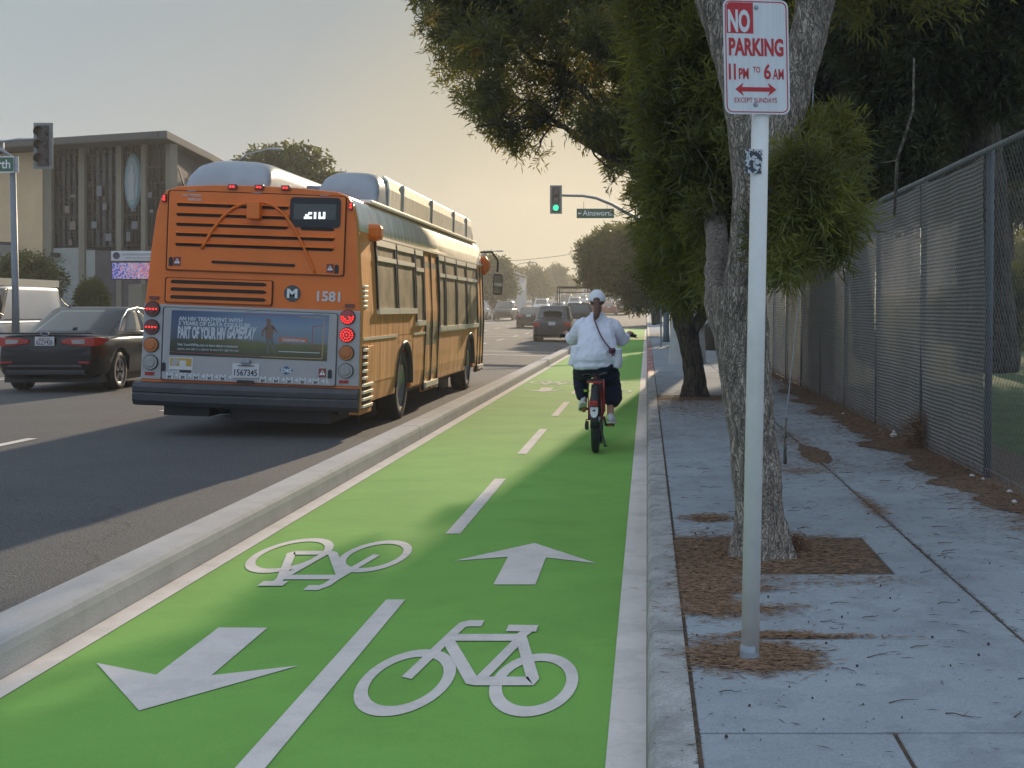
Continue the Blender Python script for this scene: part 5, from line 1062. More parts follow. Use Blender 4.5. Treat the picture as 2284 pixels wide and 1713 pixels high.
# tail lights
def lamp_cluster(a, b, m, lit=0):
    hz = rdisc('tail_light', a, b, .092, M['black'], -.03, -.012); rdisc('lens', a, b, .084, m, -.045, -.03, hz)
    k = MB(); k.disc(bx(a), bz(a, b), .055, -.058, -.045, 24)
    k.build('lens_dome', m, hz, bevel=.012)
    if lit:
        k = MB(); cx, cz = bx(a), bz(a, b)
        pts = []
        if lit == 1: pts = [(x, 0) for x in (-.055, -.018, .018, .055)]
        if lit == 2: pts = [(.07 * math.cos(t), .07 * math.sin(t)) for t in [i * .42 for i in range(15)]] + [(.04 * math.cos(t), .04 * math.sin(t)) for t in [i * .7 for i in range(9)]] + [(0, 0)]
        if lit == 3: pts = [(.07 * math.cos(t), .07 * math.sin(t)) for t in [math.pi + i * .40 for i in range(9)]] + [(.045 * math.cos(t), .045 * math.sin(t)) for t in [math.pi + i * .6 for i in range(6)]] + [(.02, .0), (-.02, -.02)]
        for x, z in pts: k.disc(cx + x, cz + z, .0085 if lit > 1 else .011, -.062, -.058, 8)
        k.build('led', M['redlit'], hz)
for a, lst in ((135, ((922, 'darkred', 1), (1028, 'darkred', 1), (1132, 'amber', 0), (1235, 'clear', 0))), (1282, ((980, 'redlens', 3), (1085, 'redlens', 2), (1190, 'amber', 0), (1295, 'clear', 0)))):
    for b, m_, l_ in lst: lamp_cluster(a, b, M[m_], l_)
for a, b in ((141, 856), (131, 1301), (1289, 912), (1271, 1360)): k = rpoly([(a - 27, b - 9), (a + 27, b - 8), (a + 27, b + 10), (a - 27, b + 9)], -.024, -.002); k.build('reflector', M['redlens'] if b > 1000 else M['darkred'], bus)
for a, b in ((578, 209), (735, 213), (890, 218)):
    k = rpoly([(a - 26, b - 15), (a + 26, b - 14), (a + 26, b + 15), (a - 26, b + 14)], -.04, 0); mk = k.build('marker_light', M['darkred'], bus, bevel=.006)
    for d in (-9, 8): kk = MB(); kk.disc(bx(a + d), bz(a, b), .013, -.05, -.04, 10); kk.build('led', M['redlit'], mk)
for a, b in ((181, 272), (1277, 328)):
    k = rpoly([(a - 12, b - 24), (a + 12, b - 24), (a + 12, b + 24), (a - 12, b + 24)], -.035, 0); mk = k.build('marker_light', M['darkred'], bus, bevel=.006)
    for d in (-9, 8): kk = MB(); kk.disc(bx(a), bz(a, b + d), .013, -.045, -.035, 10); kk.build('led', M['redlit'], mk)
k = rpoly([(158, 262), (163, 262), (163, 290), (158, 290)], -.02, 0)
for a, b, s in ((340, 231, 24), (727, 247, 24), (1120, 266, 24), (330, 916, 24), (712, 936, 26), (1100, 958, 26)): rpoly([(a - s, b - 3), (a + s, b - 2), (a + s, b + 4), (a - s, b + 3)], -.03, -.002).build('hinge', M['galv'], bus)
# grey access door, advert, plates
gd = rpoly(rr4(203, 914, 1220, 1335, .048, 14), -.022, -.01).build('access_door', M['silver'], bus, bevel=.004); frame('door_gap', rr4(197, 908, 1226, 1341, .048, 16), .006, M['black'], -.0235, -.012, gd)
def admat():
    m = bpy.data.materials.new('advert print'); m.use_nodes = True; n = m.node_tree.nodes; L = m.node_tree.links; b = n['Principled BSDF']; b.inputs['Roughness'].default_value = .45
    tc = n.new('ShaderNodeTexCoord'); nz = n.new('ShaderNodeTexNoise'); nz.inputs['Scale'].default_value = 2.2; nz.inputs['Detail'].default_value = 5; L.new(tc.outputs['Object'], nz.inputs[0]); sx = n.new('ShaderNodeSeparateXYZ'); L.new(tc.outputs['Generated'], sx.inputs[0])
    a = n.new('ShaderNodeMath'); a.operation = 'MULTIPLY_ADD'; a.inputs[1].default_value = .30; a.inputs[2].default_value = -.15; L.new(nz.outputs[0], a.inputs[0]); s = n.new('ShaderNodeMath'); s.operation = 'ADD'; L.new(sx.outputs[2], s.inputs[0]); L.new(a.outputs[0], s.inputs[1])
    cr = n.new('ShaderNodeValToRGB'); e = cr.color_ramp.elements; e[0].position = .0; e[0].color = (.05, .055, .03, 1); e[1].position = .95; e[1].color = (.13, .19, .29, 1)
    for p, c in ((.28, (.12, .125, .05)), (.36, (.15, .14, .06)), (.41, (.17, .20, .22)), (.7, (.19, .25, .32))): x = e.new(p); x.color = (*c, 1)
    L.new(s.outputs[0], cr.inputs[0]); cx = n.new('ShaderNodeValToRGB'); e = cx.color_ramp.elements; e[0].position = .05; e[0].color = (.35, .38, .5, 1); e[1].position = .5; e[1].color = (1, 1, 1, 1); L.new(sx.outputs[0], cx.inputs[0])
    mu = n.new('ShaderNodeMixRGB'); mu.blend_type = 'MULTIPLY'; mu.inputs[0].default_value = 1; L.new(cr.outputs[0], mu.inputs[1]); L.new(cx.outputs[0], mu.inputs[2]); L.new(mu.outputs[0], b.inputs['Base Color']); return m
k = rpoly([(250, 930), (1172, 968), (1168, 1238), (245, 1192)], -.027, -.022); ad = k.build('advert', admat(), bus)
wh_ = mat('advert lettering', (.5, .53, .57), .5)
btext('AN HIV TREATMENT WITH', 292, 665, 967, 991, wh_, ad, -.029, .03); btext('5 YEARS OF DATA COULD BE', 292, 712, 994, 1018, wh_, ad, -.029, .03)
btext('PART OF YOUR HIV', 290, 572, 1022, 1096, wh_, ad, -.029, .045); btext('GAMEPLAY', 574, 738, 1026, 1100, wh_, ad, -.029, .04, skew=.03)
btext('Visit YourHIVPlay.com to learn about a treatment', 290, 645, 1124, 1142, wh_, ad, -.029, .015); btext("option, and talk to a doctor to see if it's right for you.", 290, 652, 1148, 1166, wh_, ad, -.029, .0)
rpoly([(885, 1092), (1052, 1102), (1052, 1130), (885, 1122)], -.0285, -.027).build('web_banner', mat('banner print', (.42, .16, .10), .5), ad); btext('YOURHIVPLAY.com', 902, 1036, 1102, 1120, wh_, ad, -.030, .03)
rpoly([(885, 1176), (1125, 1187), (1125, 1191), (885, 1180)], -.0285, -.027).build('fine_print', wh_, ad)
gold = mat('gold line', (.5, .30, .14), .5); rose = mat('rose line', (.35, .08, .10), .5)
def pline(pts, w, m, nm):
    k = MB()
    for (a0, b0), (a1, b1) in zip(pts[:-1], pts[1:]):
        if abs(a1 - a0) > abs(b1 - b0): kk = rpoly([(a0, b0 - w), (a1, b1 - w), (a1, b1 + w), (a0, b0 + w)], -.0288, -.027)
        else: kk = rpoly([(a0 - w, b0), (a0 + w, b0), (a1 + w, b1), (a1 - w, b1)], -.0288, -.027)
        off = len(k.v); k.v += kk.v; k.f += [tuple(q + off for q in f) for f in kk.f]
    k.build(nm, m, ad)
pline([(660, 955), (1000, 972)], 1.5, rose, 'thin_line'); pline([(1000, 974), (1146, 983), (1140, 1224), (780, 1208)], 2, gold, 'gold_line'); pline([(246, 1174), (780, 1208)], 1.6, rose, 'thin_line'); pline([(1140, 1030), (1080, 1034), (1080, 1160), (1140, 1166)], 2, rose, 'goal_frame')
fg = mat('runner print', (.20, .12, .085), .6); k = MB()
for pp in ([(808, 985), (832, 985), (834, 1010), (826, 1018), (814, 1018), (806, 1005)], [(812, 1016), (828, 1016), (852, 1030), (848, 1075), (846, 1100), (806, 1100), (802, 1060), (806, 1030)], [(806, 1030), (812, 1038), (792, 1060), (790, 1088), (782, 1088), (782, 1056)], [(850, 1028), (878, 1068), (874, 1074), (846, 1042)]):
    kk = rpoly(pp[::-1], -.0290, -.027); off = len(k.v); k.v += kk.v; k.f += [tuple(q + off for q in f) for f in kk.f]
k.build('runner', fg, ad); k = MB()
for pp in ([(805, 1098), (828, 1098), (826, 1150), (830, 1190), (820, 1190), (812, 1150)], [(826, 1098), (847, 1098), (862, 1150), (872, 1190), (862, 1192), (846, 1156)]):
    kk = rpoly(pp[::-1], -.0286, -.027); off = len(k.v); k.v += kk.v; k.f += [tuple(q + off for q in f) for f in kk.f]
k.build('runner_shorts', mat('grey print', (.13, .14, .12), .6), ad)
lp_ = rpoly(rr4(617, 1247, 776, 1330, .02, 6), -.034, -.022).build('license_plate', M['platew'], bus, bevel=.003); btext('1567345', 630, 764, 1279, 1317, M['ink'], lp_, -.036, .01); rpoly([(650, 1256), (745, 1260), (745, 1266), (650, 1262)], -.0355, -.034).build('state_line', M['darkred'], lp_)
rpoly([(672, 1222), (722, 1224), (726, 1250), (668, 1248)], -.08, -.022).build('plate_lamp', M['galv'], bus, bevel=.01)
rpoly([(648, 1344), (745, 1348), (745, 1366), (648, 1362)], -.04, -.01).build('latch', M['black'], bus)
dm = rpoly([(893, 1288), (931, 1316), (972, 1291), (933, 1264)], -.026, -.022).build('fuel_diamond', mat('diamond blue', (.03, .10, .22), .5), bus); btext('CNG', 904, 962, 1278, 1301, M['white2'], dm, -.028, .04)
dg_ = rpoly(rr4(245, 1206, 383, 1300, .04, 6), -.026, -.022).build('danger_sticker', M['platew'], bus); rpoly([(250, 1210), (376, 1216), (376, 1262), (250, 1256)], -.0275, -.026).build('yellow_field', mat('sticker yellow', (.45, .30, .05), .6), dg_)
rpoly([(250, 1278), (378, 1284), (378, 1300), (250, 1294)], -.0275, -.026).build('black_field', M['black'], dg_); btext('DANGER', 254, 310, 1281, 1293, M['white2'], dg_, -.029, .03)
rpoly([(268, 1212), (308, 1222), (286, 1258), (256, 1250)], -.0285, -.0275).build('pictogram', M['silver'], dg_); rpoly([(306, 1226), (344, 1228), (344, 1260), (306, 1258)], -.0285, -.0275).build('pictogram', M['platew'], dg_)
for a, b in ((270, 643), (1168, 692), (1145, 1306)):
    y = -.022 if b < 1000 else -.024; w_ = rpoly([(a - 21, b - 26), (a + 21, b - 25), (a + 21, b + 27), (a - 21, b + 26)], y - .003, y).build('warning_sticker', mat('sticker red', (.22, .04, .03), .5), bus)
    rpoly([(a - 17, b + 12), (a + 17, b + 13), (a, b - 17)], y - .005, y - .003).build('triangle', M['white2'], w_); rpoly([(a - 2, b + 6), (a + 2, b + 6), (a + 3, b - 8), (a - 3, b - 8)], y - .006, y - .005).build('bolt_mark', M['ink'], w_)
for a, b in ((233, 643), (1206, 697), (213, 1262), (1189, 1313)): rpoly([(a - 12, b + 26), (a + 12, b + 27), (a + 12, b - 18), (a, b - 28), (a - 12, b - 19)], -.027, -.015).build('latch', M['black'], bus)
# row of M and triangle marks
mw = mat('reflective marks', (.55, .57, .58), .5)
def mrow(a, b):
    text('letter_mark', 'M', bx(a - 19), bx(a + 19), bz(a, b + 19), bz(a, b - 17), -.0255, mw, bus, .03); rpoly([(a + 29, b), (a + 51, b + 14), (a + 51, b - 14)], -.0255, -.022).build('triangle_mark', mw, bus)
for i in range(5): mrow(250 + i * 78, 1312 + i * 3.6)
for i in range(5): mrow(798 + i * 77.5, 1340 + i * 3.4)
rpoly([(1166, 1376), (1171, 1340), (1176, 1340), (1186, 1376), (1180, 1376), (1174, 1352), (1170, 1376)], -.0255, -.022).build('letter_mark', mw, bus)

# ================================================================ CARS
def car(name, label, cat, loc, rz, paint, kind, group=None, detail=2, lit=False, plate=None):
    P = dict(sedan=dict(L=4.85, W=.925, belt=.98, H=1.46, r=.335, front=.70, tail=1.02, cab=(.40, 3.75), roof=(1.75, 2.70), n=3.0, low=.22),
             suv=dict(L=4.8, W=.94, belt=1.05, H=1.68, r=.36, front=.92, tail=1.02, cab=(.10, 3.75), roof=(.75, 2.7), n=3.6, low=.26),
             pickup=dict(L=5.6, W=.98, belt=1.12, H=1.85, r=.39, front=1.05, tail=1.08, cab=(2.1, 4.3), roof=(2.35, 3.7), n=4, low=.34),
             van=dict(L=5.7, W=1.0, belt=1.22, H=2.08, r=.37, front=1.02, tail=1.22, cab=(.06, 5.15), roof=(.22, 4.45), n=5, low=.28))[kind]
    t = thing(name, label, cat, loc, rz, group); L, W_, belt, H, r = P['L'], P['W'], P['belt'], P['H'], P['r']
    k = MB(); rings = []
    def ztop(y):
        c0, c1 = P['cab']
        if y < c0: return P['tail'] + (belt - P['tail']) * max(0, y / max(c0, .01)) 
        if y > c1: s = (y - c1) / (L - c1); return belt - (belt - P['front']) * s ** 1.6 - .02
        return belt
    st = [(0, .74, -.10), (.04, .84, -.04), (.14, .91, 0), (.5, .965, 0), (1.0, 1, 0), (L * .35, 1, 0), (L * .5, 1, 0), (L * .65, 1, 0), (L - 1.0, .99, 0), (L - .5, .95, 0), (L - .18, .87, -.02), (L - .04, .76, -.08), (L, .66, -.14)]
    for y, f, dz in st:
        zt = ztop(y) + dz; zb = P['low'] + (.10 if y < .05 or y > L - .1 else 0); w = W_ * f; zm = (zt + zb) / 2
        half = [(0, zb), (w * .8, zb), (w * .95, zb + .06), (w * .99, zb + .16), (w, zm), (w * .985, zt - .16), (w * .95, zt - .05), (w * .86, zt + .0), (0, zt + .015)]
        rings.append([(x, y, z) for x, z in half] + [(-x, y, z) for x, z in half[::-1][1:-1]])
    k.loft(rings); b = k.build('body', M[paint], t, smooth=True, sub=2 if detail > 1 else 1)
    ya, yb = .95 if kind != 'pickup' else 1.15, L - .93
    if detail > 0:
        ct = MB()
        for y in (ya, yb): ct.xcyl(y, r + .02, r + .05, W_ - .26, W_ + .2, 24); ct.xcyl(y, r + .02, r + .05, -W_ - .2, -W_ + .26, 24)
        bake(b); cut(b, ct)
        for p in b.data.polygons: p.use_smooth = True
        m_ = b.modifiers.new('w', 'WEIGHTED_NORMAL'); m_.keep_sharp = True
    # cabin: stack of rounded plan outlines, split in painted and glazed faces
    nj, ni = 88, 14; c0, c1 = P['cab']; r0, r1 = P['roof']; V = []; kindf = {}
    for i in range(ni + 1):
        s = i / ni; e = s if s < .86 else .86 + (s - .86) * .9; sh = 1 - (max(0, s - .8) / .2) ** 2.2 * .16
        y0 = c0 + (r0 - c0) * s ** .9; y1 = c1 + (r1 - c1) * s ** .95; w = W_ * (.93 - (.20 if kind != 'van' else .08) * s ** 1.2) * (1 - (max(0, s - .85) / .15) ** 2 * .12); z = belt - .02 + (H - belt + .02) * (math.sin(min(1, s) * math.pi / 2) ** .8 if s > .0 else 0) * 1.0
        z = belt - .02 + (H - belt + .02) * s ** .88
        yc, ly = (y0 + y1) / 2, (y1 - y0) / 2 * (1 - (max(0, s - .85) / .15) ** 2 * .08)
        for j in range(nj):
            a = j * 2 * math.pi / nj; c_, s_ = math.cos(a), math.sin(a); n = P['n']
            V.append((w * math.copysign(abs(c_) ** (2 / n), c_), yc + ly * math.copysign(abs(s_) ** (2 / n), s_), z, abs(c_) ** (2 / n), math.copysign(abs(s_) ** (2 / n), s_), s))
    groups = {'cabin': [], 'rear_window': [], 'windscreen': []}
    for i in range(ni):
        for j in range(nj):
            f = (i * nj + j, i * nj + (j + 1) % nj, (i + 1) * nj + (j + 1) % nj, (i + 1) * nj + j); px_ = sum(V[q][3] for q in f) / 4; py_ = sum(V[q][4] for q in f) / 4; s = (i + .5) / ni; y = sum(V[q][1] for q in f) / 4
            g_ = 'cabin'
            if .04 < s < .84:
                if py_ < -.93 and px_ < .88 and kind != 'van' : g_ = 'rear_window'
                elif py_ < -.93 and px_ < .8 and kind == 'van' and s > .2: g_ = 'rear_window'
                elif py_ > .9 and px_ < .92: g_ = 'windscreen'
                elif px_ > .93 and (kind != 'van' or py_ > .55) and -.80 < py_ < .86 and abs(py_ - .02) > .035 and abs(py_ + .52) > (.03 if kind != 'pickup' else -1): g_ = 'side_window%d%d' % (V[f[0]][0] > 0, (py_ > .02) + (py_ > -.52))
            groups.setdefault(g_, []).append(f)
    top = tuple(range(ni * nj, (ni + 1) * nj)); groups['cabin'].append(top); VV = [v[:3] for v in V]
    for g_, fs in groups.items():
        if not fs: continue
        k = MB(); used = sorted({q for f in fs for q in f}); ix = {q: i for i, q in enumerate(used)}; k.add([VV[q] for q in used], [tuple(ix[q] for q in f) for f in fs]); o = k.build(g_.rstrip('0123456789'), M[paint] if g_ == 'cabin' else M['glass'], t, smooth=True, fix=False)
        if g_ != 'cabin': m_ = o.modifiers.new('s', 'SOLIDIFY'); m_.thickness = .004
    # wheels
    for sx in (1, -1):
        for y in (ya, yb):
            k = MB(); k.lathe_x([(sx * (W_ - .24), r * .8), (sx * (W_ - .24), r * .97), (sx * (W_ - .20), r), (sx * (W_ - .06), r), (sx * (W_ - .025), r * .96), (sx * (W_ - .02), r * .70), (sx * (W_ - .04), r * .66)], y, r, 26); wo = k.build('wheel', M['rubber'], t, smooth=True)
            if detail > 0:
                k = MB(); k.lathe_x([(sx * (W_ - .045), r * .68), (sx * (W_ - .035), r * .64), (sx * (W_ - .12), r * .60), (sx * (W_ - .13), 0)], y, r, 26); rim = k.build('rim', M['black'] if detail > 1 else M['rim'], wo, smooth=True)
                if detail > 1:
                    k = MB()
                    for q in range(5):
                        for d in (-.13, .13):
                            a = q * 1.2566 + .3 + d; k.loft([[(sx * (W_ - x_), y + rr * math.cos(a + dd), r + rr * math.sin(a + dd)) for x_, dd in ((.03, -ww), (.03, ww), (.08, ww), (.08, -ww))] for rr, ww in ((.05, .3), (r * .35, .07), (r * .66, .055))])
                    k.build('spokes', M['rim'], wo); k = MB(); k.lathe_x([(sx * (W_ - .05), r * .69), (sx * (W_ - .028), r * .68), (sx * (W_ - .028), r * .62), (sx * (W_ - .06), r * .61)], y, r, 26); k.build('rim_edge', M['rim'], wo, smooth=True)
    k = MB(); k.box(-W_ + .1, W_ - .1, .3, L - .3, P['low'] - .06, P['low'] + .1); k.build('underbody', M['black'], t)
    # lights, plate, mirrors
    rz_ = ztop(0); tl = M['redlit'] if lit else M['redlens']
    for sx in (1, -1):
        k = MB(); w = W_
        if kind == 'sedan':
            k.loft([[(sx * x, y, zt_), (sx * x, y, zb_), (sx * x * .95, y + .05, zb_), (sx * x * .95, y + .05, zt_)] for x, y, zt_, zb_ in ((.28, -.028, rz_ - .125, rz_ - .185), (.45, -.025, rz_ - .095, rz_ - .215), (.66, -.012, rz_ - .085, rz_ - .235), (.80, .03, rz_ - .08, rz_ - .235), (.885, .12, rz_ - .085, rz_ - .22), (.935, .36, rz_ - .11, rz_ - .14))]); tlo = k.build('tail_light', tl, t, bevel=.01)
            pts = [(.46, -.01, rz_ - .185), (.66, .0, rz_ - .195), (.66, .0, rz_ - .115), (.44, -.01, rz_ - .125)]; k = MB(); k.loft([[(sx * x, y - .026, z) for x, y, z in pts], [(sx * x, y - .01, z) for x, y, z in pts]]); k.build('reversing_lens', M['clear'], tlo)
        else:
            h0, h1 = (rz_ - .32, rz_ - .10) if kind == 'suv' else (rz_ - .35, rz_ - .02); k.box(min(sx * w * .62, sx * w * .93), max(sx * w * .62, sx * w * .93), -.015, .22, h0, h1); k.build('tail_light', tl, t, bevel=.03)
        hb = P['front']; k = MB(); k.box(min(sx * w * .48, sx * w * .86), max(sx * w * .48, sx * w * .86), L - .30, L - .045, hb - .26, hb - .12); k.build('headlight', M['clear'], t, bevel=.03)
        k = MB(); k.box(min(sx * (w - .02), sx * (w + .18)), max(sx * (w - .02), sx * (w + .18)), c1 - .62, c1 - .50, belt + .0, belt + .15); k.build('mirror', M[paint] if kind != 'van' else M['black'], t, bevel=.03)
    k = MB(); k.box(-.16, .16, -.045, -.02, .80 if kind == 'sedan' else .78, .95 if kind == 'sedan' else .93); pl = k.build('license_plate', M['platew'], t)
    if plate: text('lettering', plate, -.135, .135, .815, .905, -.048, M['ink'], pl, .01); k = MB(); k.box(-.10, .10, -.047, -.0455, .92, .932); k.build('state_line', M['darkred'], pl)
    k = MB(); k.box(-.40, .40, L - .12, L + .005, P['front'] - .42, P['front'] - .16); k.build('grille', M['black'], t, bevel=.02)
    k = MB(); k.box(-W_ * .72, W_ * .72, -.03, .2, P['low'] + .08, P['low'] + .17); k.build('lower_bumper', M['black'], t, bevel=.02)
    if kind == 'suv':
        for sx in (1, -1): k = MB(); k.tube([(sx * W_ * .68, .6, H + .0), (sx * W_ * .68, .75, H + .05), (sx * W_ * .70, 2.6, H + .05), (sx * W_ * .68, 2.8, H - .0)], .018, 6); k.build('roof_rail', M['galv'], t)
        k = MB(); k.box(-W_ * .6, W_ * .6, .0, .5, H - .09, H - .05); k.build('spoiler', M[paint], t, bevel=.02)
    if kind == 'pickup':
        k = MB(); k.box(-.82, .82, .10, 2.05, .75, 1.15); k.build('bed', M['black'], t)
    return t
sed = car('parked_car', '', 'car', (-10.15, 22.7, crown(-10.2)), R(1.0), 'carblack', 'sedan', plate='6ZZV426')
sed.name = 'sedan'; tag(sed, 'glossy black sedan with a white plate, left of the bus rear', 'car')
k = MB(); k.disc(0, .965 + .035, .075, -.035, -.012, 24, .034); eb = k.build('oval_emblem', M['rim'], sed); k = MB(); k.disc(0, 1.0, .066, -.038, -.035, 24, .028); k.build('emblem_face', M['ink'], eb)
k = MB(); k.box(-.80, .80, -.005, .05, .99, 1.02); k.build('boot_lip', M['carblack'], sed, bevel=.012)
k = MB(); k.tube([(0, 1.0, 1.44), (-.02, .80, 1.52), (-.05, .72, 1.60)], [.012, .008, .004], 6); k.loft([[(x_ * .05, y_, z_) for x_ in (-1, 1)] for y_, z_ in ((.9, 1.46), (1.05, 1.50), (1.15, 1.46))], cap=False, closed=False); k.build('antenna', M['black'], sed)
k = MB(); k.box(-.62, .62, -.055, .1, .44, .47); k.box(-.55, -.30, -.03, .0, .86 - .08, .87 - .08); k.build('bumper_trim', M['chrome'] if 0 else M['bumper'], sed, bevel=.006)
for sx in (1, -1): k = MB(); k.box(min(sx * .56, sx * .74), max(sx * .56, sx * .74), -.03, .1, .50, .53); k.build('bumper_reflector', M['redlens'], sed)
k = MB(); k.tube([(.885, .95, 1.03), (.86, 1.15, 1.25), (.80, 1.55, 1.40), (.775, 2.1, 1.445), (.79, 2.7, 1.40), (.86, 3.25, 1.12)], .012, 6); k.tube([(.895, .95, 1.02), (.905, 2, 1.01), (.90, 3.3, 1.0)], .012, 6); k.build('window_trim', M['rim'], sed, smooth=True)
van = car('van', 'white panel van with a roof rack facing us at the left edge', 'van', (-16.6, 36.7, .10), R(180), 'carwhite', 'van'); van.name = 'van'
k = MB()
for y in (.8, 2.0, 3.2, 4.2): k.box(-.80, .80, y, y + .05, 2.10, 2.15)
for sx in (-.82, .78): k.box(sx, sx + .04, .6, 4.4, 2.04, 2.22)
k.box(.80, .83, .6, 4.4, 2.18, 2.22); k.build('roof_rack', mat('rack', (.5, .46, .36), .6), van)
for z in (.55, 1.2): k = MB(); k.box(-1.006, -.985, .3, 4.0, z, z + .02); k.build('panel_seam', M['silver'], van)
suv = car('suv', 'dark grey crossover with a pale plate driving just left of the cyclist', 'car', (-4.38, 62, crown(-4.4) + g(62)), 0, 'cargrey', 'suv')
c2 = car('sedan', 'dark sedan half hidden left of the grey crossover', 'car', (-8.1, 92, crown(-8) + g(92)), 0, 'carblack', 'sedan', detail=1)
pk = car('pickup_truck', 'black pickup with a tall ladder rack ahead of the grey crossover', 'pickup', (-3.95, 76, crown(-3.95) + g(76)), 0, 'carblack', 'pickup', detail=1)
k = MB(); hz0 = 2.72
for x in (-1.15, 1.10): k.box(x, x + .05, 0.1, 5.2, hz0 - .05, hz0); [k.box(x, x + .05, y, y + .05, 1.1, hz0) for y in (.15, 1.9)]
for y in (.1, 1.2, 2.4, 3.8, 5.15): k.box(-1.15, 1.15, y, y + .05, hz0, hz0 + .05)
k.box(-1.15, 1.15, .1, .14, hz0 - .32, hz0 - .27); k.box(-1.15, -.2, .12, .16, hz0 - .27, hz0 - .05) if 0 else None
k.build('ladder_rack', M['black'], pk)
car('suv', 'dark oncoming crossover with a glinting roof, second lane from the far kerb', 'car', (-12.6, 122, crown(-12.6) + g(122)), R(180), 'cargrey', 'suv', detail=1)
car('suv', 'silver grey oncoming car just past the bus mirror', 'car', (-15.4, 126, crown(-15.4) + g(126)), R(180), 'carsilver', 'suv', detail=1)
protos = [car('distant_car', '', 'car', (0, 0, -50), 0, p, kd, 'cars queued far down the road', detail=0) for p, kd in (('carred', 'sedan'), ('carwhite', 'suv'), ('carsilver', 'sedan'), ('carblack', 'suv'))]
far_ = [(1358, 150, 0, 0, 'red car farthest left of the pair with lit look near the clipped tree'), (1387, 152, 3, 0, 'dark car right of the distant red one'), (1418, 160, 2, 0, 'silver car nearest the clipped tree in the distant queue'), (1338, 170, 3, 0, 'dark car left of the distant red one'),
        (1372, 195, 1, 0, 'white crossover behind the distant red car'), (1345, 205, 2, 0, 'small silver car in the middle of the distant queue'), (1400, 200, 1, 0, 'white crossover behind the distant silver car'), (1322, 215, 1, 0, 'leftmost white car in the distant queue'), (1428, 215, 0, 0, 'small red car close to the clipped tree'),
        (1300, 200, 2, 1, 'oncoming silver car far beyond the ladder rack'), (1284, 170, 1, 1, 'oncoming white car seen through the ladder rack'), (1266, 190, 3, 1, 'oncoming dark car far left of the queue'), (1360, 235, 0, 0, 'tiny red car before the overpass'), (1386, 240, 1, 0, 'tiny white car before the overpass'), (1310, 240, 1, 1, 'tiny oncoming white car before the overpass'), (1212, 150, 1, 1, 'white oncoming car behind the dark sedan'), (1248, 140, 2, 1, 'silver oncoming car by the left post of the ladder rack')]
seen = set()
for u, y, pi, opp, lab in far_:
    o = protos[pi] if pi not in seen else copy_tree(protos[pi]); seen.add(pi); x = (u - HU) * y / F
    o.location = (x, y, g(y) + crown(x)); o.rotation_euler = (0, 0, R(180) if opp else 0); o['label'] = lab

# ================================================================ BICYCLE AND CYCLIST
OX, OY = -.556, 14.55
bk = thing('bicycle', 'red bicycle with a fat rear tyre and rear rack ridden up the green lane', 'bicycle', (OX, OY, 0))
def torus(k, c, R_, r, n=48, m=12, fl=1.0):
    rings = []
    for i in range(n):
        a = i * 2 * math.pi / n; ring_ = []
        for j in range(m):
            b_ = j * 2 * math.pi / m; rr = R_ + r * math.cos(b_); ring_.append((c[0] + r * fl * math.sin(b_), c[1] + rr * math.cos(a), c[2] + rr * math.sin(a)))
        rings.append(ring_)
    rings.append(rings[0]); k.loft(rings, cap=False)
for y in (0, 1.10):
    k = MB(); torus(k, (0, y, .36), .325, .034, fl=1.15); w = k.build('wheel', M['rubber'], bk, smooth=True); k = MB(); torus(k, (0, y, .36), .29, .012, fl=1.2); k.build('rim', M['rim'], w, smooth=True)
    k = MB()
    for q in range(18): a = q * .349; k.tube([(.02 * (1 if q % 2 else -1), y, .36), (0, y + .285 * math.cos(a), .36 + .285 * math.sin(a))], .0015, 4)
    k.xcyl(y, .36, .03, -.05, .05, 12); k.build('spokes', M['galv'], w)
k = MB(); BB = (0, .46, .34)
k.tube([(0, 1.02, .92), (0, .75, .62), BB], .026, 10); k.tube([BB, (0, .33, .70), (0, .26, .90)], .019, 10); k.tube([(0, 1.0, .98), (0, 1.04, .80)], .024, 10); k.tube([(0, 1.0, .86), (0, .62, .62), (0, .36, .62)], .017, 8)
for sx in (-1, 1): k.tube([(sx * .02, .44, .34), (sx * .07, .25, .35), (sx * .075, 0, .36)], .012, 8); k.tube([(sx * .02, .32, .72), (sx * .065, .12, .55), (sx * .075, 0, .36)], .011, 8)
k.build('frame', M['bikered'], bk, smooth=True)
k = MB()
for sx in (-1, 1): k.tube([(sx * .055, 1.03, .78), (sx * .06, 1.06, .6), (sx * .06, 1.10, .36)], .014, 8)
k.tube([(-.06, 1.03, .78), (.06, 1.03, .78)], .02, 8); k.build('fork', M['bikered'], bk, smooth=True)
k = MB(); k.tube([(0, 1.02, .92), (0, .97, 1.20)], .015, 8); k.tube([(-.41, .76, 1.25), (-.34, .80, 1.255), (-.12, .98, 1.22), (0, 1.0, 1.20), (.12, .98, 1.22), (.34, .80, 1.255), (.42, .76, 1.25)], .012, 8); hb = k.build('handlebar', M['black'], bk, smooth=True)
for sx in (-1, 1): k = MB(); k.tube([(sx * .32, .82, 1.258), (sx * .43, .75, 1.25)], .017, 10); k.build('grip', M['rubber'], hb, smooth=True); k = MB(); k.tube([(sx * .30, .84, 1.255), (sx * .38, .87, 1.235), (sx * .45, .83, 1.225)], [.008, .006, .004], 6); k.build('brake_lever', M['black'], hb)
k = MB(); k.loft([[(w * math.cos(a * .524), y, .93 + h * math.sin(a * .524)) for a in range(12)] for y, w, h in ((.12, .04, .02), (.16, .11, .04), (.24, .12, .045), (.34, .06, .035), (.46, .025, .025))]); k.build('saddle', M['black'], bk, smooth=True)
k = MB(); n = 12; rr = []
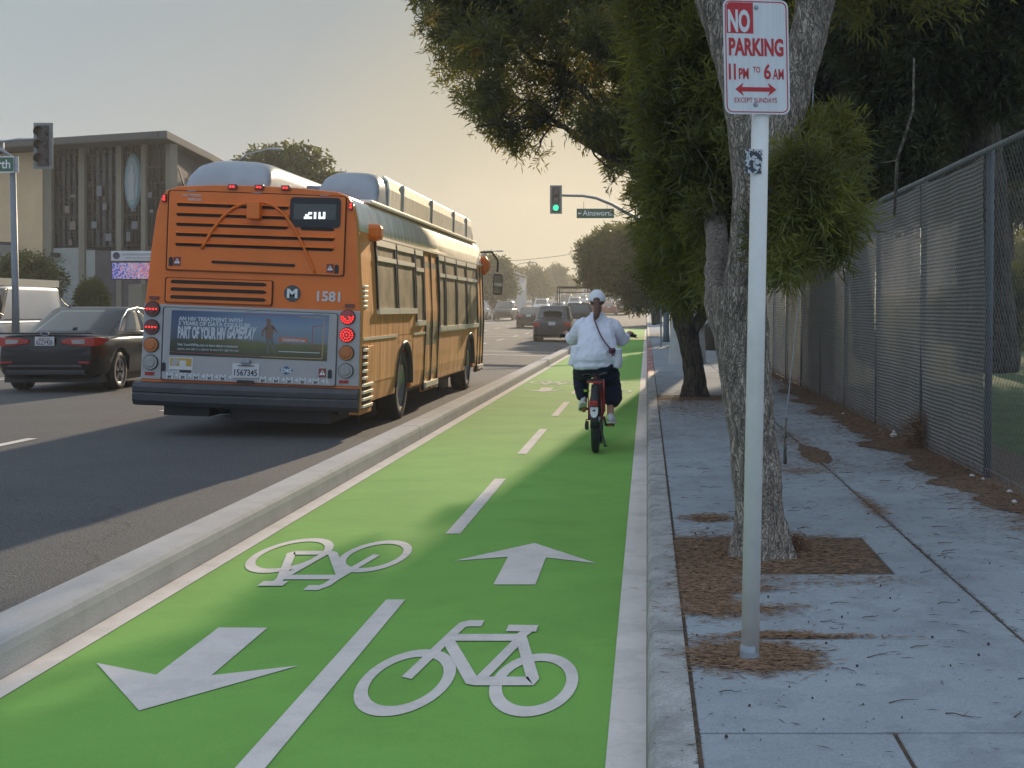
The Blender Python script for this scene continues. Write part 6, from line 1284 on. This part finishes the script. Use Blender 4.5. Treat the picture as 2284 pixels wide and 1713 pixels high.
for q in range(n + 1):
    a = R(200 - 160 * q / n) if 0 else R(188 - 128 * q / n); y_, z_ = .385 * math.cos(a), .36 + .385 * math.sin(a); rr.append([(x * 1.0, y_ * (1 - abs(x) * .9), z_ - abs(x) ** 1.5 * .8) for x in (-.042, -.028, 0, .028, .042)])
k.loft(rr, cap=False, closed=False); mg = k.build('mudguard', M['black'], bk, smooth=True, fix=False); mg.modifiers.new('s', 'SOLIDIFY').thickness = .003
k = MB(); rr = []
for z, w in ((.52, .040), (.49, .042), (.455, .040), (.425, .028), (.412, .012)): rr.append([(-w, -.405 + (z - .5) * .12, z), (w, -.405 + (z - .5) * .12, z), (w, -.398 + (z - .5) * .12, z), (-w, -.398 + (z - .5) * .12, z)])
k.loft(rr); fp = k.build('white_flap', M['white2'], bk); k = MB(); k.disc(0, .485, .016, -.412, -.406, 12, .009); k.build('eye_mark', M['black'], fp)
k = MB(); k.box(-.042, .042, -.45, -.405, .535, .59); k.build('tail_light', M['redlens'], bk, bevel=.012)
k = MB()
for x in (-.075, .075): k.tube([(x, -.30, .79), (x, .15, .80)], .006, 6); k.tube([(x, -.18, .79), (x * 1.0, -.02, .38)], .006, 6)
for y in (-.30, -.18, -.05, .1): k.tube([(-.075, y, .79), (.075, y, .79)], .005, 6)
k.box(-.085, .085, -.32, -.30, .772, .80); rk = k.build('rack', M['black'], bk)
k = MB(); k.box(-.08, .08, -.325, -.321, .77, .79); k.build('rack_strip', M['bikered'], rk)
k = MB(); k.tube([(-.05, -.1, .80), (-.04, -.22, .86), (.04, -.22, .86), (.05, -.1, .80)], .004, 6); k.tube([(0, -.2, .83), (-.08, -.18, .86), (-.145, -.1, .845), (-.12, 0, .815), (0, .05, .82)], .007, 6); k.tube([(.03, -.1, .84), (.10, -.12, .86), (.13, -.12, .86)], [.01, .014, .022], 8); k.build('cable_lock', M['black'], bk, smooth=True)
k = MB(); k.box(-.098, -.085, -.20, .0, .44, .74); k.build('side_plate', M['bikered'], bk, bevel=.004) if 0 else None
k = MB(); k.loft([[(.085 + x, y, z) for x in (0, .012)] for y, z in ((-.10, .80), (-.16, .70), (-.12, .50), (-.05, .42), (.08, .50), (.05, .78))], cap=False, closed=False); k.build('skirt_guard', M['bikered'], bk, fix=False)
k = MB(); k.tube([(.05, .02, .33), (.075, -.02, .20), (.105, -.08, .09)], [.012, .011, .009], 8); k.box(.09, .13, -.10, -.06, .075, .09); k.build('kickstand', M['black'], bk, smooth=False)
k = MB(); k.tube([(-.07, 0, .36), (-.10, -.02, .36), (-.11, -.03, .30), (-.11, -.02, .26), (-.075, 0, .27)], .006, 6); k.box(-.105, -.075, -.05, .03, .25, .34); k.build('derailleur', M['black'], bk)
k = MB(); k.xcyl(.46, .34, .085, .055, .062, 24); k.xcyl(.46, .34, .018, -.09, .09, 10); cr_ = k.build('crankset', M['galv'], bk)
PL, PRr = Vector((-.165, .60, .43)), Vector((.165, .33, .27))
for p, sx in ((PL, -1), (PRr, 1)):
    k = MB(); k.tube([(sx * .08, .46, .34), (sx * .10, p.y, p.z)], .012, 8); k.build('crank_arm', M['black'], bk)
    k = MB(); k.box(min(sx * .105, sx * .195), max(sx * .105, sx * .195), p.y - .045, p.y + .045, p.z - .012, p.z + .012); pd = k.build('pedal', M['black'], bk, bevel=.004); k = MB(); k.box(min(sx * .125, sx * .18), max(sx * .125, sx * .18), p.y - .048, p.y - .0455, p.z - .008, p.z + .008); k.build('reflector', M['amber'], pd)
# person: one continuous body, clothes and hair as parts
pr = thing('person', 'cyclist in loose white shirt, dark trousers and white cap with a ponytail', 'person', (OX, OY, 0))
sk_pts = []; sk_e = []
def sv(p, r, parent=None):
    sk_pts.append((Vector(p), r)); i = len(sk_pts) - 1
    if parent is not None: sk_e.append((parent, i))
    return i
pel = sv((0, .26, .98), .15); ab = sv((0, .29, 1.12), .135, pel); chs = sv((0, .35, 1.30), .15, ab); nk0 = sv((0, .41, 1.45), .09, chs); nk = sv((0, .425, 1.53), .052, nk0); hd0 = sv((0, .43, 1.60), .068, nk); hd1 = sv((0, .435, 1.665), .088, hd0); hd2 = sv((0, .435, 1.73), .068, hd1)
nose = sv((0, .535, 1.64), .014, hd1); chin = sv((0, .50, 1.585), .030, hd0)
for sx in (-1, 1):
    sh = sv((sx * .17, .38, 1.40), .065, chs); el = sv((sx * .29, .47, 1.21), .045, sh); wr = sv((sx * .345, .72, 1.272), .028, el); pm = sv((sx * .365, .785, 1.285), .034, wr); ear = sv((sx * .083, .43, 1.645), .018, hd1)
    for q in range(4): f0 = sv((sx * (.340 + q * .019), .815 - q * .012, 1.285), .0105, pm); f1 = sv((sx * (.342 + q * .019), .835 - q * .012, 1.268), .009, f0); f2 = sv((sx * (.342 + q * .019), .825 - q * .012, 1.238), .0075, f1)
    t0 = sv((sx * .335, .785, 1.255), .011, pm); t1 = sv((sx * .325, .80, 1.236), .009, t0)
    hp = sv((sx * .10, .28, .93), .105, pel)
    if sx < 0: kn = sv((-.17, .66, .86), .068, hp); an = sv((-.15, .50, .53), .040, kn); ft = sv((-.155, .60, .44), .035, an); toe = sv((-.16, .68, .40), .028, ft)
    else: kn = sv((.16, .66, .73), .066, hp); an = sv((.15, .32, .40), .038, kn); ft = sv((.155, .36, .315), .034, an); toe = sv((.16, .46, .305), .028, ft)
me = bpy.data.meshes.new('body'); me.from_pydata([p[0] for p in sk_pts], sk_e, []); bo = bpy.data.objects.new('body', me); col.objects.link(bo); bo.parent = pr; me.materials.append(M['skin'])
m_ = bo.modifiers.new('k', 'SKIN'); 
for i, (p, r) in enumerate(sk_pts): me.skin_vertices[0].data[i].radius = (r, r); me.skin_vertices[0].data[i].use_root = (i == 0)
m_.branch_smoothing = .3; bo.modifiers.new('s', 'SUBSURF').levels = 1; bo.modifiers['s'].render_levels = 2
tex = bpy.data.textures.new('folds', 'CLOUDS'); tex.noise_scale = .10
def cloth(name, mb, m, vox, disp, parent=pr, sc=1):
    o = mb.build(name, m, parent, smooth=True); a = o.modifiers.new('r', 'REMESH'); a.mode = 'VOXEL'; a.voxel_size = vox; a.use_smooth_shade = True
    b_ = o.modifiers.new('sm', 'SMOOTH'); b_.iterations = 6; b_.factor = .6
    if disp: d = o.modifiers.new('d', 'DISPLACE'); d.texture = tex; d.strength = disp; d.mid_level = .5; d.texture_coords = 'LOCAL'
    return o
def ell(cx, cy, z, rx, ry, n=24, tl=0, pw=1.0): return [(cx + rx * math.cos(a * 2 * math.pi / n), cy + ry * math.sin(a * 2 * math.pi / n), z + tl * math.cos(a * 2 * math.pi / n)) for a in range(n)]
k = MB()
k.loft([ell(-.03, .20, .955, .272, .14, tl=.02), ell(-.03, .19, 1.0, .262, .155), ell(-.0, .20, 1.08, .23, .16), ell(.005, .24, 1.18, .215, .155), ell(.0, .29, 1.28, .205, .145), ell(0, .34, 1.36, .20, .125), ell(0, .375, 1.42, .165, .095), ell(0, .40, 1.475, .10, .075), ell(0, .41, 1.50, .07, .065)])
k.loft([ell(-.06, .13, .895, .17, .07), ell(-.05, .15, .93, .22, .11), ell(-.03, .2, 1.02, .24, .13)])              # rounded tail of the shirt
k.loft([ell(.225, .20, .91, .045, .10, tl=-.01), ell(.235, .20, 1.0, .055, .12), ell(.22, .22, 1.12, .06, .12)])      # open front flap blowing out at the right
k.loft([ell(-.262, .20, .935, .045, .10, tl=-.012), ell(-.238, .21, 1.04, .055, .11), ell(-.2, .23, 1.15, .06, .1)])
for sx in (-1, 1):
    k.tube([(sx * .11, .37, 1.395), (sx * .18, .39, 1.355), (sx * .235, .43, 1.27), (sx * .268, .48, 1.21), (sx * .295, .56, 1.215), (sx * .325, .64, 1.25)], [.085, .088, .082, .078, .066, .048], 16)
so_ = cloth('shirt', k, M['shirt'], .010, .028); tx2 = bpy.data.textures.new('fine', 'CLOUDS'); tx2.noise_scale = .035; d2 = so_.modifiers.new('d2', 'DISPLACE'); d2.texture = tx2; d2.strength = .005; d2.mid_level = .5
k = MB()
for sx in (-1, 1): k.loft([[(sx * (.015 + t * .115), .385 - .0 + t * .02 + dy, 1.515 - t * .075 + dz) for dy, dz in ((-.012, -.02), (-.05, -.045), (-.055, -.035), (-.01, .0))] for t in (0, .33, .66, 1)])
k.loft([ell(0, .405, 1.475, .085, .075), ell(0, .40, 1.515, .073, .068), ell(0, .42, 1.52, .06, .055)]); cloth('collar', k, M['shirt'], .008, 0)
k = MB()
k.loft([ell(0, .22, .845, .16, .12), ell(0, .22, .92, .215, .165), ell(0, .23, 1.02, .215, .15)])
k.tube([(-.11, .26, .90), (-.15, .45, .87), (-.185, .60, .84), (-.185, .62, .76), (-.18, .54, .66), (-.16, .50, .57), (-.155, .50, .545)], [.12, .115, .095, .095, .085, .062, .055], 16)
k.tube([(.11, .26, .88), (.14, .45, .80), (.155, .55, .74), (.17, .50, .66), (.18, .40, .56), (.17, .35, .50)], [.125, .115, .105, .105, .10, .075], 16)
k.tube([(.19, .42, .64), (.25, .40, .645), (.27, .40, .62)], [.06, .035, .02], 10); cloth('trousers', k, M['navy'], .012, .03)
k = MB(); k.loft([ell(-.125, .50, .63, .035, .05), ell(-.125, .50, .655, .035, .05)]); k.build('ankle_band', M['lime'], pr)
def shoe(p, pitch, yaw=0):
    k = MB(); secs = [(-.125, .022, .03, .035), (-.11, .034, .045, .04), (-.06, .038, .05, .045), (0, .040, .038, .03), (.07, .046, .028, .022), (.12, .040, .022, .018), (.145, .018, .012, .012)]
    k.loft([[(w * math.cos(a * .524), y, zc + h * math.sin(a * .524)) for a in range(12)] for y, w, h, zc in secs]); s_ = MB(); s_.loft([[(x, y, z) for x, z in ((-w, -.022), (w, -.022), (w * .96, -.004), (-w * .96, -.004))] for y, w in ((-.128, .024), (-.1, .037), (0, .040), (.07, .047), (.125, .036), (.15, .014))])
    T = Matrix.Translation(p) @ Matrix.Rotation(yaw, 4, 'Z') @ Matrix.Rotation(pitch, 4, 'X'); so_ = k.xf(T).build('shoe', M['shoe'], pr, smooth=True, sub=1); s_.xf(T).build('sole', M['sole'] if pitch < -.5 else M['shoe'], so_, bevel=.004)
shoe(Vector((-.165, .545, .475)), R(-24), R(8)); shoe(Vector((.165, .34, .312)), R(-6), R(-8))
k = MB(); rr = []
for i in range(9): a = i / 8 * math.pi / 2 * .98; rr.append([(.096 * math.cos(a) * math.cos(q * .2618), .43 + .110 * math.cos(a) * math.sin(q * .2618), 1.66 + .112 * math.sin(a)) for q in range(24)])
rr = [[(x * 1.0, y, z - .022) for x, y, z in rr[0]]] + rr; k.loft(rr); cp = k.build('cap', M['cap'], pr, smooth=True)
k = MB(); k.loft([[(w * math.cos(a), .50 + l * math.sin(a), 1.655 + h) for a in [math.pi * q / 12 for q in range(13)]] for w, l, h in ((.08, .07, .0), (.085, .13, -.012), (.082, .128, -.018), (.078, .06, -.01))], cap=False, closed=False); k.build('cap_peak', M['cap'], cp, smooth=True, fix=False)
k = MB(); k.disc(0, 1.655, .038, .321, .33, 20, .026); k.build('cap_opening', M['hair'], cp); k = MB(); k.tube([(-.042, .335, 1.642), (0, .322, 1.637), (.042, .335, 1.642)], .006, 6); k.build('cap_strap', M['cap'], cp)
k = MB(); k.loft([ell(0, .425, 1.60, .070, .075), ell(0, .425, 1.63, .088, .098), ell(0, .43, 1.67, .091, .10), ell(0, .43, 1.70, .08, .09)])
k.tube([(0, .34, 1.655), (.0, .295, 1.645), (.006, .285, 1.60), (.012, .27, 1.55), (.0, .245, 1.48), (-.014, .225, 1.43)], [.020, .026, .034, .042, .036, .008], 12); cloth('hair', k, M['hair'], .008, .012)
k = MB()
for sx in (-1, 1): k.disc(sx * .035, 1.668, .022, .525, .53, 14, .016); k.tube([(sx * .055, .525, 1.668), (sx * .09, .44, 1.665)], .003, 5)
k.build('sunglasses', M['black'], pr)
for sx in (-1, 1): k = MB(); k.disc(sx * .032, 1.668, .012, .507, .515, 12, .007); k.build('eye', M['white2'], pr)
k = MB(); k.box(-.022, .022, .520, .526, 1.598, 1.606); k.build('mouth', M['darkred'], pr, bevel=.002)
bag = thing('shoulder_bag', 'small maroon bag with a thin strap slung across the back of the cyclist', 'bag', (OX, OY, 0))
k = MB(); pt = [(-.03, .275, 1.475), (-.015, .225, 1.42), (.01, .165, 1.36), (.04, .115, 1.29), (.08, .07, 1.22), (.125, .045, 1.16), (.165, .05, 1.12)]
k.loft([[(x - .007, y - .004, z - .004), (x + .007, y - .004, z + .004), (x + .007, y + .004, z + .004), (x - .007, y + .004, z - .004)] for x, y, z in pt]); k.build('strap', M['leather'], bag)
k = MB(); k.loft([ell(.175, .045, 1.075, .032, .03), ell(.18, .035, 1.10, .040, .035), ell(.175, .04, 1.13, .035, .03)]); k.build('pouch', M['leather'], bag, smooth=True)
k = MB(); rg = random.Random(3)
for q in range(14): a = (.19 + rg.uniform(-.03, .02), .02, 1.09 + rg.uniform(-.03, .02)); k.tube([a, (a[0] + rg.uniform(-.02, .025), .01, a[2] - rg.uniform(.0, .04))], .004, 4)
k.build('tassel', M['leather'], bag)
# ================================================================ HAZE
hz = MB().box(-330, 330, -20, 395, -1.2, 34).build('haze', bpy.data.materials.new('haze')); tag(hz, kind='stuff'); hm = hz.data.materials[0]; hm.use_nodes = True; n = hm.node_tree.nodes; n.remove(n['Principled BSDF'])
v = n.new('ShaderNodeVolumePrincipled'); v.inputs['Color'].default_value = (1, .96, .87, 1); v.inputs['Density'].default_value = .0013; v.inputs['Anisotropy'].default_value = .35; hm.node_tree.links.new(v.outputs[0], n['Material Output'].inputs['Volume'])
